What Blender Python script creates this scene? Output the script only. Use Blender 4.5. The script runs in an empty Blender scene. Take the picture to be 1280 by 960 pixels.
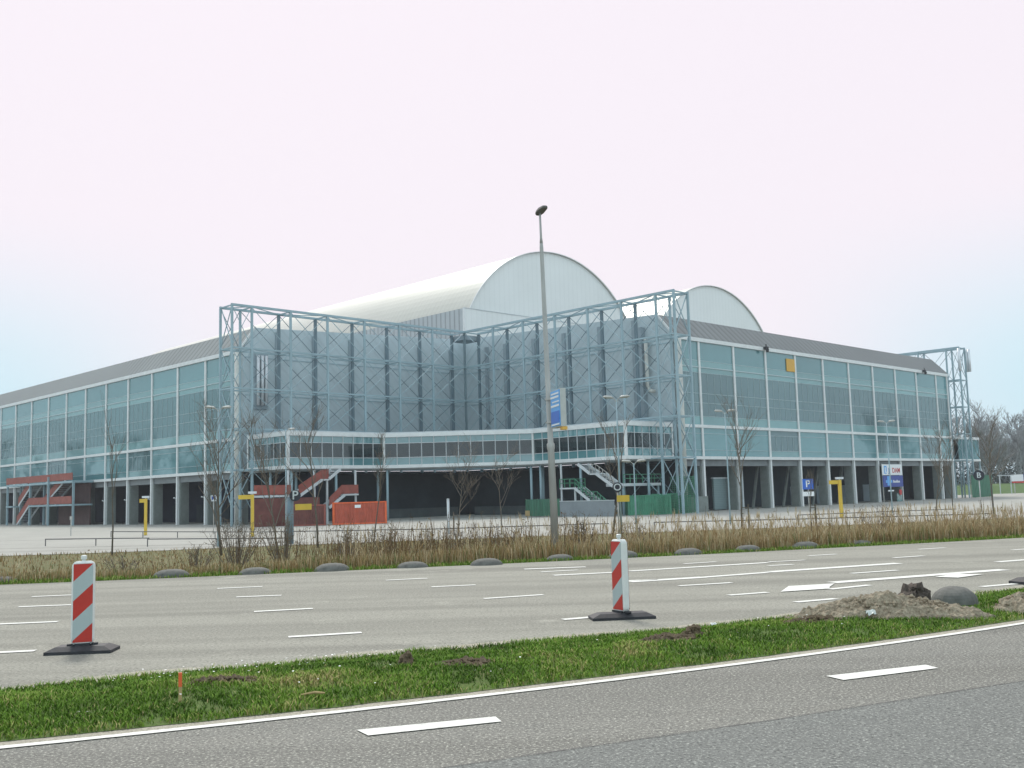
import bpy, math, random
from mathutils import Vector, Matrix, noise
R = math.radians
rnd = random.Random(7)
scn = bpy.context.scene
COL = scn.collection

# ------------------------------------------------------------------ helpers
class MB:
    """collects faces and links them as ONE mesh object"""
    def __init__(s): s.v = []; s.f = []; s.m = []; s.t = []
    def face(s, pts, m=0, t=0.5):
        n = len(s.v); s.v += [tuple(p) for p in pts]; s.f.append(tuple(range(n, n + len(pts)))); s.m.append(m); s.t += [t] * len(pts)
    def box(s, x0, x1, y0, y1, z0, z1, m=0):
        n = len(s.v)
        s.v += [(x0,y0,z0),(x1,y0,z0),(x1,y1,z0),(x0,y1,z0),(x0,y0,z1),(x1,y0,z1),(x1,y1,z1),(x0,y1,z1)]
        for q in ((0,3,2,1),(4,5,6,7),(0,1,5,4),(1,2,6,5),(2,3,7,6),(3,0,4,7)):
            s.f.append(tuple(n+i for i in q)); s.m.append(m)
        s.t += [0.5]*8
    def bar(s, p0, p1, w, h=None, m=0):
        p0 = Vector(p0); p1 = Vector(p1); h = h or w
        d = (p1-p0).normalized(); up = Vector((0,0,1)) if abs(d.z) < .95 else Vector((0,1,0))
        a = d.cross(up).normalized()*w/2; b = a.cross(d).normalized()*h/2
        n = len(s.v)
        for p in (p0, p1): s.v += [tuple(p-a-b), tuple(p+a-b), tuple(p+a+b), tuple(p-a+b)]
        for q in ((3,2,1,0),(4,5,6,7),(0,1,5,4),(1,2,6,5),(2,3,7,6),(3,0,4,7)):
            s.f.append(tuple(n+i for i in q)); s.m.append(m)
        s.t += [0.5]*8
    def tube(s, pts, rad, n=8, m=0, cap=True, t=0.5):
        pts = [Vector(p) for p in pts]; base = len(s.v); k = len(pts)
        for i, p in enumerate(pts):
            d = (pts[min(i+1,k-1)]-pts[max(i-1,0)]).normalized()
            up = Vector((0,0,1)) if abs(d.z) < .9 else Vector((1,0,0))
            a = d.cross(up).normalized(); b = d.cross(a)
            for j in range(n):
                an = 2*math.pi*j/n
                s.v.append(tuple(p+(a*math.cos(an)+b*math.sin(an))*rad[i])); s.t.append(t)
        for i in range(k-1):
            for j in range(n):
                s.f.append((base+i*n+j, base+i*n+(j+1)%n, base+(i+1)*n+(j+1)%n, base+(i+1)*n+j)); s.m.append(m)
        if cap:
            s.f.append(tuple(base+j for j in reversed(range(n)))); s.m.append(m)
            s.f.append(tuple(base+(k-1)*n+j for j in range(n))); s.m.append(m)
    def prism(s, poly, z0, z1, m=0):
        n = len(poly)
        s.face([(x,y,z1) for x,y in poly], m); s.face([(x,y,z0) for x,y in reversed(poly)], m)
        for i in range(n):
            a = poly[i]; b = poly[(i+1)%n]
            s.face([(a[0],a[1],z0),(b[0],b[1],z0),(b[0],b[1],z1),(a[0],a[1],z1)], m)
    def build(s, name, mats, parent=None, off=(0,0,0), smooth=False, tint=False, fix=True):
        me = bpy.data.meshes.new(name)
        ox, oy, oz = off
        me.from_pydata([(x-ox,y-oy,z-oz) for x,y,z in s.v], [], s.f)
        for m in (mats if isinstance(mats,(list,tuple)) else [mats]): me.materials.append(m)
        me.polygons.foreach_set('material_index', s.m)
        if smooth: me.polygons.foreach_set('use_smooth', [True]*len(s.f))
        if tint:
            at = me.attributes.new('tint','FLOAT','POINT'); at.data.foreach_set('value', s.t)
        me.update()
        o = bpy.data.objects.new(name, me); COL.objects.link(o)
        if parent: o.parent = parent
        return o

def tag(o, label=None, cat=None, group=None, kind=None):
    if label: o['label'] = label
    if cat: o['category'] = cat
    if group: o['group'] = group
    if kind: o['kind'] = kind
    return o
def thing(name, label, cat, loc=(0,0,0), rz=0, group=None):
    o = bpy.data.objects.new(name, None); COL.objects.link(o); o.empty_display_size = .3
    o.location = loc; o.rotation_euler = (0,0,rz)
    return tag(o, label, cat, group)
def copy_tree(o, parent=None):
    c = o.copy(); COL.objects.link(c)
    if parent: c.parent = parent
    for ch in [x for x in bpy.data.objects if x.parent == o]: copy_tree(ch, c)
    return c
def dup(o, parent=None, loc=None, rz=None):
    c = o.copy(); COL.objects.link(c)
    if parent: c.parent = parent
    if loc is not None: c.location = loc
    if rz is not None: c.rotation_euler = (0,0,rz)
    return c

def text_mesh(name, body, size, mat, parent, loc, rot, depth=.01, sx=1):
    cu = bpy.data.curves.new(name, 'FONT'); cu.body = body; cu.size = size; cu.extrude = depth
    cu.align_x = 'CENTER'; cu.align_y = 'CENTER'; cu.offset = size*.012
    to = bpy.data.objects.new(name, cu); COL.objects.link(to)
    dg = bpy.context.evaluated_depsgraph_get()
    me = bpy.data.meshes.new_from_object(to.evaluated_get(dg)); me.name = name
    bpy.data.objects.remove(to)
    me.materials.clear(); me.materials.append(mat)
    o = bpy.data.objects.new(name, me); COL.objects.link(o)
    o.parent = parent; o.location = loc; o.rotation_euler = rot; o.scale = (sx,1,1)
    return o

# ------------------------------------------------------------------ materials
def mat(name, base, rough=.6, metal=0, spec=.5, var=0.0, scale=4, var2=None, bump=0, coord='Object', rand=0, detail=6, stretch=None):
    m = bpy.data.materials.new(name); m.use_nodes = True; nt = m.node_tree; N = nt.nodes; L = nt.links
    b = N['Principled BSDF']
    b.inputs['Roughness'].default_value = rough; b.inputs['Metallic'].default_value = metal
    b.inputs['Specular IOR Level'].default_value = spec
    b.inputs['Base Color'].default_value = (*base, 1)
    if var or rand or bump:
        tc = N.new('ShaderNodeTexCoord'); src = tc.outputs[coord]
        if stretch:
            mp = N.new('ShaderNodeMapping'); mp.inputs['Scale'].default_value = stretch; L.new(src, mp.inputs[0]); src = mp.outputs[0]
        no = N.new('ShaderNodeTexNoise'); no.inputs['Scale'].default_value = scale; no.inputs['Detail'].default_value = detail
        no.inputs['Roughness'].default_value = .65
        L.new(src, no.inputs['Vector'])
        hs = N.new('ShaderNodeMixRGB'); hs.blend_type = 'MIX'
        v2 = var2 or tuple(c*(1-var) for c in base); v1 = base if var2 else tuple(min(1,c*(1+var)) for c in base)
        hs.inputs[1].default_value = (*v1,1); hs.inputs[2].default_value = (*v2,1)
        cr = N.new('ShaderNodeMapRange'); cr.inputs['From Min'].default_value = .3; cr.inputs['From Max'].default_value = .7
        L.new(no.outputs['Fac'], cr.inputs['Value']); L.new(cr.outputs[0], hs.inputs[0])
        out = hs.outputs[0]
        if rand:
            oi = N.new('ShaderNodeObjectInfo'); mr = N.new('ShaderNodeMapRange')
            mr.inputs['To Min'].default_value = 1-rand; mr.inputs['To Max'].default_value = 1+rand
            L.new(oi.outputs['Random'], mr.inputs['Value'])
            hv = N.new('ShaderNodeHueSaturation'); L.new(out, hv.inputs['Color']); L.new(mr.outputs[0], hv.inputs['Value']); out = hv.outputs[0]
        L.new(out, b.inputs['Base Color'])
        if bump:
            bp = N.new('ShaderNodeBump'); bp.inputs['Strength'].default_value = bump; bp.inputs['Distance'].default_value = .02
            L.new(no.outputs['Fac'], bp.inputs['Height']); L.new(bp.outputs[0], b.inputs['Normal'])
    return m

def ribbed(name, base, freq, axis='X', rough=.5, metal=.0, depth=.4, var=.06, nscale=.3, dark=.8, coord='Object', spec=.4):
    """profiled metal sheet: ribs as bump and a thin seam line in the colour"""
    m = mat(name, base, rough, metal, spec, var=var, scale=nscale)
    nt = m.node_tree; N = nt.nodes; L = nt.links; b = N['Principled BSDF']
    tc = N.new('ShaderNodeTexCoord'); w = N.new('ShaderNodeTexWave'); w.wave_type = 'BANDS'; w.bands_direction = axis
    w.inputs['Scale'].default_value = freq; L.new(tc.outputs[coord], w.inputs['Vector'])
    cr = N.new('ShaderNodeValToRGB'); cr.color_ramp.elements[0].position = .0; cr.color_ramp.elements[0].color = (dark,dark,dark,1)
    cr.color_ramp.elements[1].position = .3; cr.color_ramp.elements[1].color = (1,1,1,1)
    L.new(w.outputs['Fac'], cr.inputs[0])
    mx = N.new('ShaderNodeMixRGB'); mx.blend_type = 'MULTIPLY'; mx.inputs[0].default_value = 1
    src = b.inputs['Base Color'].links[0].from_socket
    L.new(src, mx.inputs[1]); L.new(cr.outputs[0], mx.inputs[2]); L.new(mx.outputs[0], b.inputs['Base Color'])
    bp = N.new('ShaderNodeBump'); bp.inputs['Strength'].default_value = depth; bp.inputs['Distance'].default_value = .04
    L.new(w.outputs['Fac'], bp.inputs['Height']); L.new(bp.outputs[0], b.inputs['Normal'])
    return m

def glassmat(name, tint, base, clear, rough=.03, rand=.15):
    m = bpy.data.materials.new(name); m.use_nodes = True; nt = m.node_tree; N = nt.nodes; L = nt.links
    b = N['Principled BSDF']; out = N['Material Output']
    b.inputs['Roughness'].default_value = rough; b.inputs['Base Color'].default_value = (*base,1)
    b.inputs['IOR'].default_value = 2.1
    oi = N.new('ShaderNodeObjectInfo'); mr = N.new('ShaderNodeMapRange')
    mr.inputs['To Min'].default_value = 1-rand; mr.inputs['To Max'].default_value = 1+rand
    L.new(oi.outputs['Random'], mr.inputs['Value'])
    tc = N.new('ShaderNodeTexCoord'); no = N.new('ShaderNodeTexNoise'); no.inputs['Scale'].default_value = .35; no.inputs['Detail'].default_value = 3
    L.new(tc.outputs['Object'], no.inputs['Vector'])
    ma = N.new('ShaderNodeMath'); ma.operation = 'MULTIPLY_ADD'; ma.inputs[1].default_value = .3; ma.inputs[2].default_value = .85
    L.new(no.outputs['Fac'], ma.inputs[0])
    mu = N.new('ShaderNodeMath'); mu.operation = 'MULTIPLY'; L.new(ma.outputs[0], mu.inputs[0]); L.new(mr.outputs[0], mu.inputs[1])
    hv = N.new('ShaderNodeHueSaturation'); hv.inputs['Color'].default_value = (*base,1); L.new(mu.outputs[0], hv.inputs['Value'])
    L.new(hv.outputs[0], b.inputs['Base Color'])
    bp = N.new('ShaderNodeBump'); bp.inputs['Strength'].default_value = .06; bp.inputs['Distance'].default_value = .05
    n2 = N.new('ShaderNodeTexNoise'); n2.inputs['Scale'].default_value = .6; n2.inputs['Detail'].default_value = 1
    L.new(tc.outputs['Object'], n2.inputs['Vector']); L.new(n2.outputs['Fac'], bp.inputs['Height']); L.new(bp.outputs[0], b.inputs['Normal'])
    if clear > 0:
        tr = N.new('ShaderNodeBsdfTransparent'); tr.inputs[0].default_value = (*tint,1)
        mx = N.new('ShaderNodeMixShader'); mx.inputs[0].default_value = clear
        L.new(b.outputs[0], mx.inputs[1]); L.new(tr.outputs[0], mx.inputs[2]); L.new(mx.outputs[0], out.inputs['Surface'])
    return m

def tintmat(name, stops, rough=.9, spec=.15, trans=.0):
    m = bpy.data.materials.new(name); m.use_nodes = True; nt = m.node_tree; N = nt.nodes; L = nt.links
    b = N['Principled BSDF']; b.inputs['Roughness'].default_value = rough; b.inputs['Specular IOR Level'].default_value = spec
    a = N.new('ShaderNodeAttribute'); a.attribute_name = 'tint'
    cr = N.new('ShaderNodeValToRGB'); el = cr.color_ramp.elements
    while len(el) < len(stops): el.new(.5)
    for e, (p, c) in zip(el, stops): e.position = p; e.color = (*c,1)
    L.new(a.outputs['Fac'], cr.inputs[0]); L.new(cr.outputs[0], b.inputs['Base Color'])
    return m

M = {}
M['white_paint'] = mat('white_paint', (.66,.68,.68), .45, var=.08, scale=1.5)
M['dull_white'] = mat('dull_white', (.52,.56,.58), .5, var=.1, scale=1)
M['concrete'] = mat('pier_concrete', (.19,.215,.205), .85, var=.15, scale=1.2)
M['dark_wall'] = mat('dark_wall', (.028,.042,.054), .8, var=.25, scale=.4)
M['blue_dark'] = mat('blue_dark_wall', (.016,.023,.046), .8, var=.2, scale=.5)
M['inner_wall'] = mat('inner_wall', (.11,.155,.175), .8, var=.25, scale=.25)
M['slab'] = mat('floor_slab', (.3,.33,.34), .8, var=.1, scale=.6)
M['soffit'] = mat('soffit', (.2,.22,.23), .8, var=.15, scale=.6)
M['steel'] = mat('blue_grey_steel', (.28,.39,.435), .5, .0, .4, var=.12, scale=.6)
M['steel_rear'] = mat('rear_steel', (.125,.185,.22), .55, var=.12, scale=.6)  # frame steel darkened in colour for shade on rear members; also a sign post
M['pilaster'] = mat('pilaster_steel', (.27,.335,.375), .6, var=.1, scale=.5)
M['clad'] = ribbed('grey_blue_cladding', (.46,.54,.575), .42, 'DIAGONAL', .55, 0, .0, var=.1, nscale=.18, dark=.93)
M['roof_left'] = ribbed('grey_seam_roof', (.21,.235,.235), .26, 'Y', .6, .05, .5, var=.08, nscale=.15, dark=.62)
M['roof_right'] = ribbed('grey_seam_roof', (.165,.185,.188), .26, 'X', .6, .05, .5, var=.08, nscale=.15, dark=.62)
M['flat_roof'] = mat('flat_roof', (.3,.3,.3), .9, var=.1)
M['barrel'] = ribbed('pale_barrel_metal', (.47,.475,.43), .3, 'Y', .42, .1, .35, var=.05, nscale=.06, dark=.93)
M['gable'] = ribbed('pale_gable_sheet', (.72,.745,.735), .3, 'X', .6, 0, .12, var=.04, nscale=.1, dark=.965)
M['sidewall'] = ribbed('grey_side_sheet', (.42,.45,.47), .3, 'Y', .6, 0, .6, var=.06, nscale=.15, dark=.62)
M['glass_teal'] = glassmat('teal_spandrel_glass', (0,0,0), (.085,.215,.235), 0)
M['glass_pale'] = glassmat('pale_teal_glass', (0,0,0), (.135,.28,.29), 0)
M['glass_vision'] = glassmat('clear_teal_glass', (.5,.74,.78), (.088,.195,.215), .18)
M['glass_grey'] = glassmat('clear_grey_glass', (.52,.74,.78), (.11,.195,.215), .16)
M['glass_dark'] = glassmat('dark_clear_glass', (.5,.66,.7), (.03,.05,.058), .5)
M['bars'] = mat('grey_glazing_bar', (.38,.48,.5), .5, var=.05)
M['pipe'] = mat('pale_pipe', (.5,.51,.48), .5, var=.2, scale=1.5)
M['duct'] = mat('white_duct', (.62,.65,.68), .35, .3, var=.08)
M['galv'] = mat('galvanised_steel', (.42,.42,.40), .5, .25, var=.15, scale=2.5, coord='Object')
M['lampgrey'] = mat('weathered_lamp_post', (.36,.365,.35), .6, .1, var=.18, scale=2.2, stretch=(3,3,.4))
M['lamphead'] = mat('lamp_head_grey', (.11,.11,.1), .5, var=.1)
M['black'] = mat('black_rubber', (.022,.023,.028), .65, var=.4, scale=9, bump=.3)
M['panelwhite'] = mat('retroreflective_white', (.37,.44,.44), .3, var=.06, scale=6)  # white foil greyed: its backlit shade is put into the colour
M['frame_white'] = mat('white_plastic', (.62,.64,.62), .4, var=.06, scale=8)
M['red'] = mat('retroreflective_red', (.45,.028,.018), .35, var=.08, scale=8)
M['red_paint'] = mat('faded_red_paint', (.26,.068,.05), .6, var=.25, scale=1.5)
M['dark_red'] = mat('dark_red_wall', (.15,.05,.042), .75, var=.3, scale=1.0)
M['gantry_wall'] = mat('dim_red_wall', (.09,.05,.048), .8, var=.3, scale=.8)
M['orange_red'] = mat('orange_red_paint', (.68,.115,.03), .5, var=.12, scale=1.5)
M['container_red'] = mat('container_red', (.4,.075,.038), .6, var=.2, scale=1.5)
M['green_paint'] = mat('green_paint', (.055,.22,.135), .6, var=.2, scale=1.5)
M['green_net'] = mat('green_tarpaulin', (.05,.155,.1), .75, var=.3, scale=1.6, stretch=(3,3,.3))
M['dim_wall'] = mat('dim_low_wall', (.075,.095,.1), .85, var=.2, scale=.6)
M['grey_board'] = mat('grey_hoarding', (.23,.26,.28), .8, var=.1, scale=.8)
M['shutter'] = ribbed('grey_green_shutter', (.2,.27,.28), 1.5, 'Z', .6, 0, .3, var=.06, dark=.85)
M['yellow'] = mat('yellow_paint', (.6,.41,.045), .5, var=.1, scale=2)
M['orange_panel'] = mat('orange_board', (.62,.36,.07), .7, var=.08, scale=2)
M['sign_blue'] = mat('sign_blue', (.02,.12,.52), .35, var=.1, scale=3)
M['sign_sky'] = mat('sign_light_blue', (.1,.36,.75), .35)
M['sign_navy'] = mat('sign_navy', (.02,.05,.28), .4, var=.15)
M['sign_dark'] = mat('sign_dark', (.015,.018,.03), .5, var=.1)
M['sign_white'] = mat('sign_white', (.75,.77,.78), .5, var=.04)
M['sign_red'] = mat('sign_red', (.5,.03,.03), .5)
M['signbox'] = mat('sign_box_grey', (.42,.44,.42), .5, var=.08)
M['hump'] = mat('weathered_concrete', (.115,.115,.105), .9, var=.28, scale=7, bump=.4)
M['hump_dark'] = mat('muddy_concrete', (.07,.055,.045), .95, var=.4, scale=9, bump=.5)
M['wood'] = mat('raw_wood', (.42,.3,.14), .8, var=.2, scale=14)
M['bark'] = mat('bark', (.115,.1,.08), .95, var=.3, scale=6)
M['bark_grey'] = mat('bark_grey', (.14,.13,.12), .95, var=.25, scale=6)
M['twig'] = mat('twig', (.15,.125,.1), .95, var=.2)
M['hazed_bark'] = mat('far_bark_hazed', (.31,.32,.33), .95, var=.2, scale=.5)  # bark paled, with distance haze mixed into its colour
M['sand'] = mat('sandy_spoil', (.40,.345,.255), .95, var=.0, scale=26, var2=(.16,.12,.08), bump=1)
M['mud'] = mat('dug_soil', (.085,.06,.038), .95, var=.0, scale=22, var2=(.17,.125,.075), bump=.8)
M['rail'] = mat('dark_rail', (.10,.10,.10), .7, var=.2)
M['grass_blade'] = tintmat('grass_blade', [(0,(.05,.095,.014)),(.45,(.105,.2,.022)),(.8,(.175,.275,.04)),(1,(.38,.32,.14))])
M['dry_blade'] = tintmat('dry_blade', [(0,(.19,.12,.052)),(.35,(.36,.25,.115)),(.7,(.56,.46,.31)),(.88,(.2,.2,.08)),(1,(.1,.14,.045))])
M['petal'] = mat('daisy_petal', (.8,.8,.76), .8)
M['dead_leaf'] = tintmat('dead_leaf', [(0,(.10,.06,.03)),(.6,(.2,.13,.065)),(1,(.10,.12,.04))])

def ground_mat(name, c1, c2, c3, s1=.35, s2=3, speck=0, rough=.95, bump=.3, speck_col=(.6,.6,.55), speck_scale=60, tracks=False):
    m = bpy.data.materials.new(name); m.use_nodes = True; nt = m.node_tree; N = nt.nodes; L = nt.links
    b = N['Principled BSDF']; b.inputs['Roughness'].default_value = rough; b.inputs['Specular IOR Level'].default_value = .25
    tc = N.new('ShaderNodeTexCoord')
    def nz(sc, det=8):
        n = N.new('ShaderNodeTexNoise'); n.inputs['Scale'].default_value = sc; n.inputs['Detail'].default_value = det
        n.inputs['Roughness'].default_value = .7; L.new(tc.outputs['Object'], n.inputs['Vector']); return n
    def mr(s, lo, hi):
        q = N.new('ShaderNodeMapRange'); q.inputs['From Min'].default_value = lo; q.inputs['From Max'].default_value = hi
        L.new(s, q.inputs['Value']); return q.outputs[0]
    def mix(f, a, bb):
        x = N.new('ShaderNodeMixRGB'); L.new(f, x.inputs[0])
        for i, c in ((1,a),(2,bb)):
            if isinstance(c, tuple): x.inputs[i].default_value = (*c,1)
            else: L.new(c, x.inputs[i])
        return x.outputs[0]
    n1 = nz(s1); n2 = nz(s2); n3 = nz(speck_scale, 2)
    c = mix(mr(n1.outputs['Fac'],.35,.65), c1, c2)
    c = mix(mr(n2.outputs['Fac'],.5,.75), c, c3)
    if tracks:      # wheel paths, stains and old seams running along the carriageway
        mp = N.new('ShaderNodeMapping'); mp.inputs['Rotation'].default_value = (0,0,-R(17)); mp.inputs['Scale'].default_value = (.035,.8,1); L.new(tc.outputs['Object'], mp.inputs[0])
        nt_ = N.new('ShaderNodeTexNoise'); nt_.inputs['Scale'].default_value = 1; nt_.inputs['Detail'].default_value = 5; L.new(mp.outputs[0], nt_.inputs['Vector'])
        c = mix(mr(nt_.outputs['Fac'],.44,.64), c, tuple(x*.66 for x in c1))
        n5 = nz(.55, 4); c = mix(mr(n5.outputs['Fac'],.6,.72), c, tuple(min(1,x*1.16) for x in c1))
    if speck:
        c = mix(mr(n3.outputs['Fac'],.53,.68), c, speck_col)
        n4 = nz(speck_scale*.83, 2); c = mix(mr(n4.outputs['Fac'],.53,.66), c, tuple(x*.5 for x in c1))
    L.new(c, b.inputs['Base Color'])
    bp = N.new('ShaderNodeBump'); bp.inputs['Strength'].default_value = bump; bp.inputs['Distance'].default_value = .01
    L.new(n3.outputs['Fac'], bp.inputs['Height']); L.new(bp.outputs[0], b.inputs['Normal'])
    return m
M['earth'] = ground_mat('verge_earth', (.13,.115,.05), (.09,.105,.036), (.17,.14,.075), .5, 4)
M['median'] = ground_mat('median_soil', (.07,.12,.026), (.09,.135,.032), (.12,.11,.05), .7, 5)
M['asphalt_pale'] = ground_mat('pale_worn_asphalt', (.288,.282,.243), (.26,.255,.22), (.228,.224,.193), .18, 1.6, 1, bump=.5, speck_col=(.36,.355,.31), speck_scale=30, tracks=True)
M['asphalt'] = ground_mat('grey_asphalt', (.2,.195,.176), (.175,.173,.158), (.15,.15,.138), .3, 2.2, 1, bump=.9, speck_col=(.46,.46,.40), speck_scale=42, tracks=True)
M['asphalt_new'] = ground_mat('darker_asphalt', (.165,.17,.16), (.15,.154,.146), (.138,.142,.134), .3, 2.2, 1, bump=.9, speck_col=(.34,.35,.32), speck_scale=46)
M['lot'] = ground_mat('parking_concrete', (.36,.355,.325), (.32,.318,.29), (.27,.27,.25), .06, .5, 0, bump=.1)
M['sandstrip'] = ground_mat('sandy_road_edge', (.36,.335,.27), (.31,.29,.24), (.25,.235,.19), .8, 5, 1, speck_col=(.46,.44,.38), speck_scale=45)
M['marking'] = ground_mat('road_paint', (.74,.74,.70), (.66,.66,.62), (.42,.42,.39), 1.2, 14, 0, bump=.2)

# ------------------------------------------------------------------ camera
PITCH, ROLL = .107949, -.028155
fw = Vector((0, math.cos(PITCH), math.sin(PITCH))); r0 = Vector((1,0,0)); u0 = r0.cross(fw)
rr = r0*math.cos(ROLL)+u0*math.sin(ROLL); uu = u0*math.cos(ROLL)-r0*math.sin(ROLL)
cam = bpy.data.cameras.new('camera'); co = bpy.data.objects.new('camera', cam); COL.objects.link(co)
mw = Matrix((rr, uu, -fw)).transposed().to_4x4(); mw.translation = Vector((0,0,1.7)); co.matrix_world = mw
cam.sensor_width = 36; cam.lens = 36*1285.187/1280; cam.clip_end = 6000; cam.clip_start = .1
scn.camera = co

# building axes: local x = along the right facade, local y = along the left facade
PHI = .7726307
CP, SP = math.cos(PHI), math.sin(PHI)
LOT = -.75
def sc(v, u, z=LOT): return Vector((CP*v - SP*u, SP*v + CP*u, z))

# ------------------------------------------------------------------ light
SUN_AZ = Vector((-.3,.95)); SUN_EL = R(50)
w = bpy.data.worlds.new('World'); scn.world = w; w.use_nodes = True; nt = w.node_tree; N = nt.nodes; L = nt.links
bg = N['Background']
sky = N.new('ShaderNodeTexSky'); sky.sky_type = 'NISHITA'; sky.sun_disc = False
sky.sun_elevation = SUN_EL; sky.sun_rotation = math.atan2(SUN_AZ.x, SUN_AZ.y); sky.dust_density = 3; sky.air_density = 1.5
tc = N.new('ShaderNodeTexCoord'); sp = N.new('ShaderNodeSeparateXYZ'); L.new(tc.outputs['Generated'], sp.inputs[0])
def mathn(op, a, b=None):
    n = N.new('ShaderNodeMath'); n.operation = op
    for i, x in enumerate((a,b)):
        if x is None: continue
        if isinstance(x, (int,float)): n.inputs[i].default_value = x
        else: L.new(x, n.inputs[i])
    return n.outputs[0]
def rng(x, a, b, c=0, d=1):
    n = N.new('ShaderNodeMapRange'); n.interpolation_type = 'SMOOTHSTEP'
    for k, v in (('From Min',a),('From Max',b),('To Min',c),('To Max',d)): n.inputs[k].default_value = v
    L.new(x, n.inputs['Value']); return n.outputs[0]
side = rng(mathn('ABSOLUTE', sp.outputs[0]), .2, .5)
low = rng(sp.outputs[2], .07, .27, 1, 0)
cl = N.new('ShaderNodeTexNoise'); cl.inputs['Scale'].default_value = 2.2; cl.inputs['Detail'].default_value = 5
L.new(tc.outputs['Generated'], cl.inputs['Vector'])
blue = mathn('MULTIPLY', mathn('MULTIPLY', side, low), rng(cl.outputs['Fac'], .2, .65, .85, 1.1))
mx = N.new('ShaderNodeMixRGB'); L.new(blue, mx.inputs[0])
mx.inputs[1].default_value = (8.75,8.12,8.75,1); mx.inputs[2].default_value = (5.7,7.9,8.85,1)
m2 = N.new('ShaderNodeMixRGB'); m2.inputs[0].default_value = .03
back = rng(sp.outputs[1], .35, -.35)  # unseen rear sky made brighter and bluer to lift the shaded facades
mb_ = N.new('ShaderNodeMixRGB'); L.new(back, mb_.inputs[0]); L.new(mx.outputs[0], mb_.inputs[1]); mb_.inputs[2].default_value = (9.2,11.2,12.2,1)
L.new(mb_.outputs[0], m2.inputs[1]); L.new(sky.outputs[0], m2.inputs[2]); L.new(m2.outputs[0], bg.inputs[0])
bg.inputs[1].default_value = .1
sl = bpy.data.lights.new('sun','SUN'); so = bpy.data.objects.new('sun', sl); COL.objects.link(so)
sl.energy = 2.6; sl.angle = R(15); sl.color = (1,.96,.88)
sd = Vector((SUN_AZ.x,SUN_AZ.y,0)).normalized()*math.cos(SUN_EL)+Vector((0,0,math.sin(SUN_EL)))
so.rotation_euler = sd.to_track_quat('Z','Y').to_euler()
vs = scn.view_settings; vs.view_transform = 'Standard'; vs.look = 'None'; vs.gamma = 1; vs.exposure = .14; vs.use_curve_mapping = False

# ------------------------------------------------------------------ ground
def yfar(x):
    f = lambda t: 26.3+.265*t+.0045*t*t
    if x < -14: return f(-14)+(x+14)*.14
    if x > 20: return f(20)+(x-20)*.44
    return f(x)
def interp(pts, x, sl, sr):
    if x <= pts[0][0]: return pts[0][1]+(x-pts[0][0])*sl
    if x >= pts[-1][0]: return pts[-1][1]+(x-pts[-1][0])*sr
    for a, b in zip(pts, pts[1:]):
        if x <= b[0]: return a[1]+(b[1]-a[1])*(x-a[0])/(b[0]-a[0])
MF = [(-4.85,9.78),(-4.23,10.08),(-3.59,10.42),(-2.72,10.8),(-1.78,11.18),(-.96,11.53),(-.08,11.91),(.85,12.3),(2.05,12.82),(3.16,13.4),(4.04,13.9),(6.54,15.45),(7.92,16.36)]
MN = [(-3.84,7.72),(-3.33,7.93),(-2.8,8.14),(-2.12,8.42),(-1.4,8.74),(-.08,9.37),(1.13,9.94),(2.51,10.62),(4.15,11.57),(6.22,12.92)]
EL = [(-3.74,7.58),(-3.37,7.73),(-2.41,8.13),(-1.43,8.56),(-.62,8.94),(.06,9.25),(1.1,9.73),(2.82,10.58),(4.29,11.46),(6.1,12.66)]
ymf = lambda x: interp(MF, x, .33, .66)
def quad(a, b_, c):
    f = lambda x: a*x*x+b_*x+c
    return lambda x: f(-4.5)+(x+4.5)*(b_-9*a) if x < -4.5 else f(8)+(x-8)*(b_+16*a) if x > 8 else f(x)
ymn = quad(0.0141, 0.47887, 9.36987)
yel = quad(0.01402, 0.47641, 9.19068)
XS = [-1500,-400,-150,-80,-50] + [x*.5 for x in range(-80,81)] + [50,80,150,400,1500]
def sheet(name, fa, fb, z, m, xs, n=1):
    b = MB()
    for x0, x1 in zip(xs, xs[1:]):
        for k in range(n):
            t0, t1 = k/n, (k+1)/n
            P = lambda x, t: (x, fa(x)*(1-t)+fb(x)*t, z)
            b.face([P(x0,t0),P(x1,t0),P(x1,t1),P(x0,t1)])
    return b.build(name, m)
PROF = [(-400,-.02),(-60,-.02),(-30,-.02),(0,-.015),(.6,-.02),(1.5,-.06),(4,-.35),(7,-.62),(10,-.77),(60,-.77),(300,-.77),(1500,-.77)]
def verge_z(x, y):
    d = y-yfar(x)
    for (a,za),(b,zb) in zip(PROF, PROF[1:]):
        if d <= b: return za+(zb-za)*(d-a)/(b-a)
    return -.77
g = MB(); rows = []
for d, z in PROF: rows.append([(x, yfar(x)+d, z) for x in XS])
for ra, rb in zip(rows, rows[1:]):
    for i in range(len(XS)-1): g.face([ra[i],ra[i+1],rb[i+1],rb[i]])
tag(g.build('ground', M['earth']), kind='structure')
XN = [-300,-120,-60,-40,-30] + [x*.5 for x in range(-50,51)] + [30,40,60,120,300]
tag(sheet('main_road', lambda x: ymf(x)-.35, yfar, 0, M['asphalt_pale'], XN), kind='structure')
tag(sheet('near_road', lambda x: -60+.4*x if x<0 else -60, lambda x: ymn(x)+.02, 0, M['asphalt'], XN), kind='structure')
SM = [(-.47,6.72),(.81,7.31),(1.81,7.77),(2.96,8.34),(4.29,9.01)]
ysm = lambda x: interp(SM, x, .42, .55)
tag(sheet('near_road_new_lane', lambda x: -55+.4*x if x<0 else -55, ysm, .004, M['asphalt_new'], XN), kind='structure')
tag(sheet('sandy_road_edge', lambda x: ymf(x)-.1, lambda x: ymf(x)+.5+.2*noise.noise((x*.9,3,0))+.06*noise.noise((x*5,1,0)), .004, M['sandstrip'], [x*.15 for x in range(-130,180)]), kind='structure')
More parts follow.
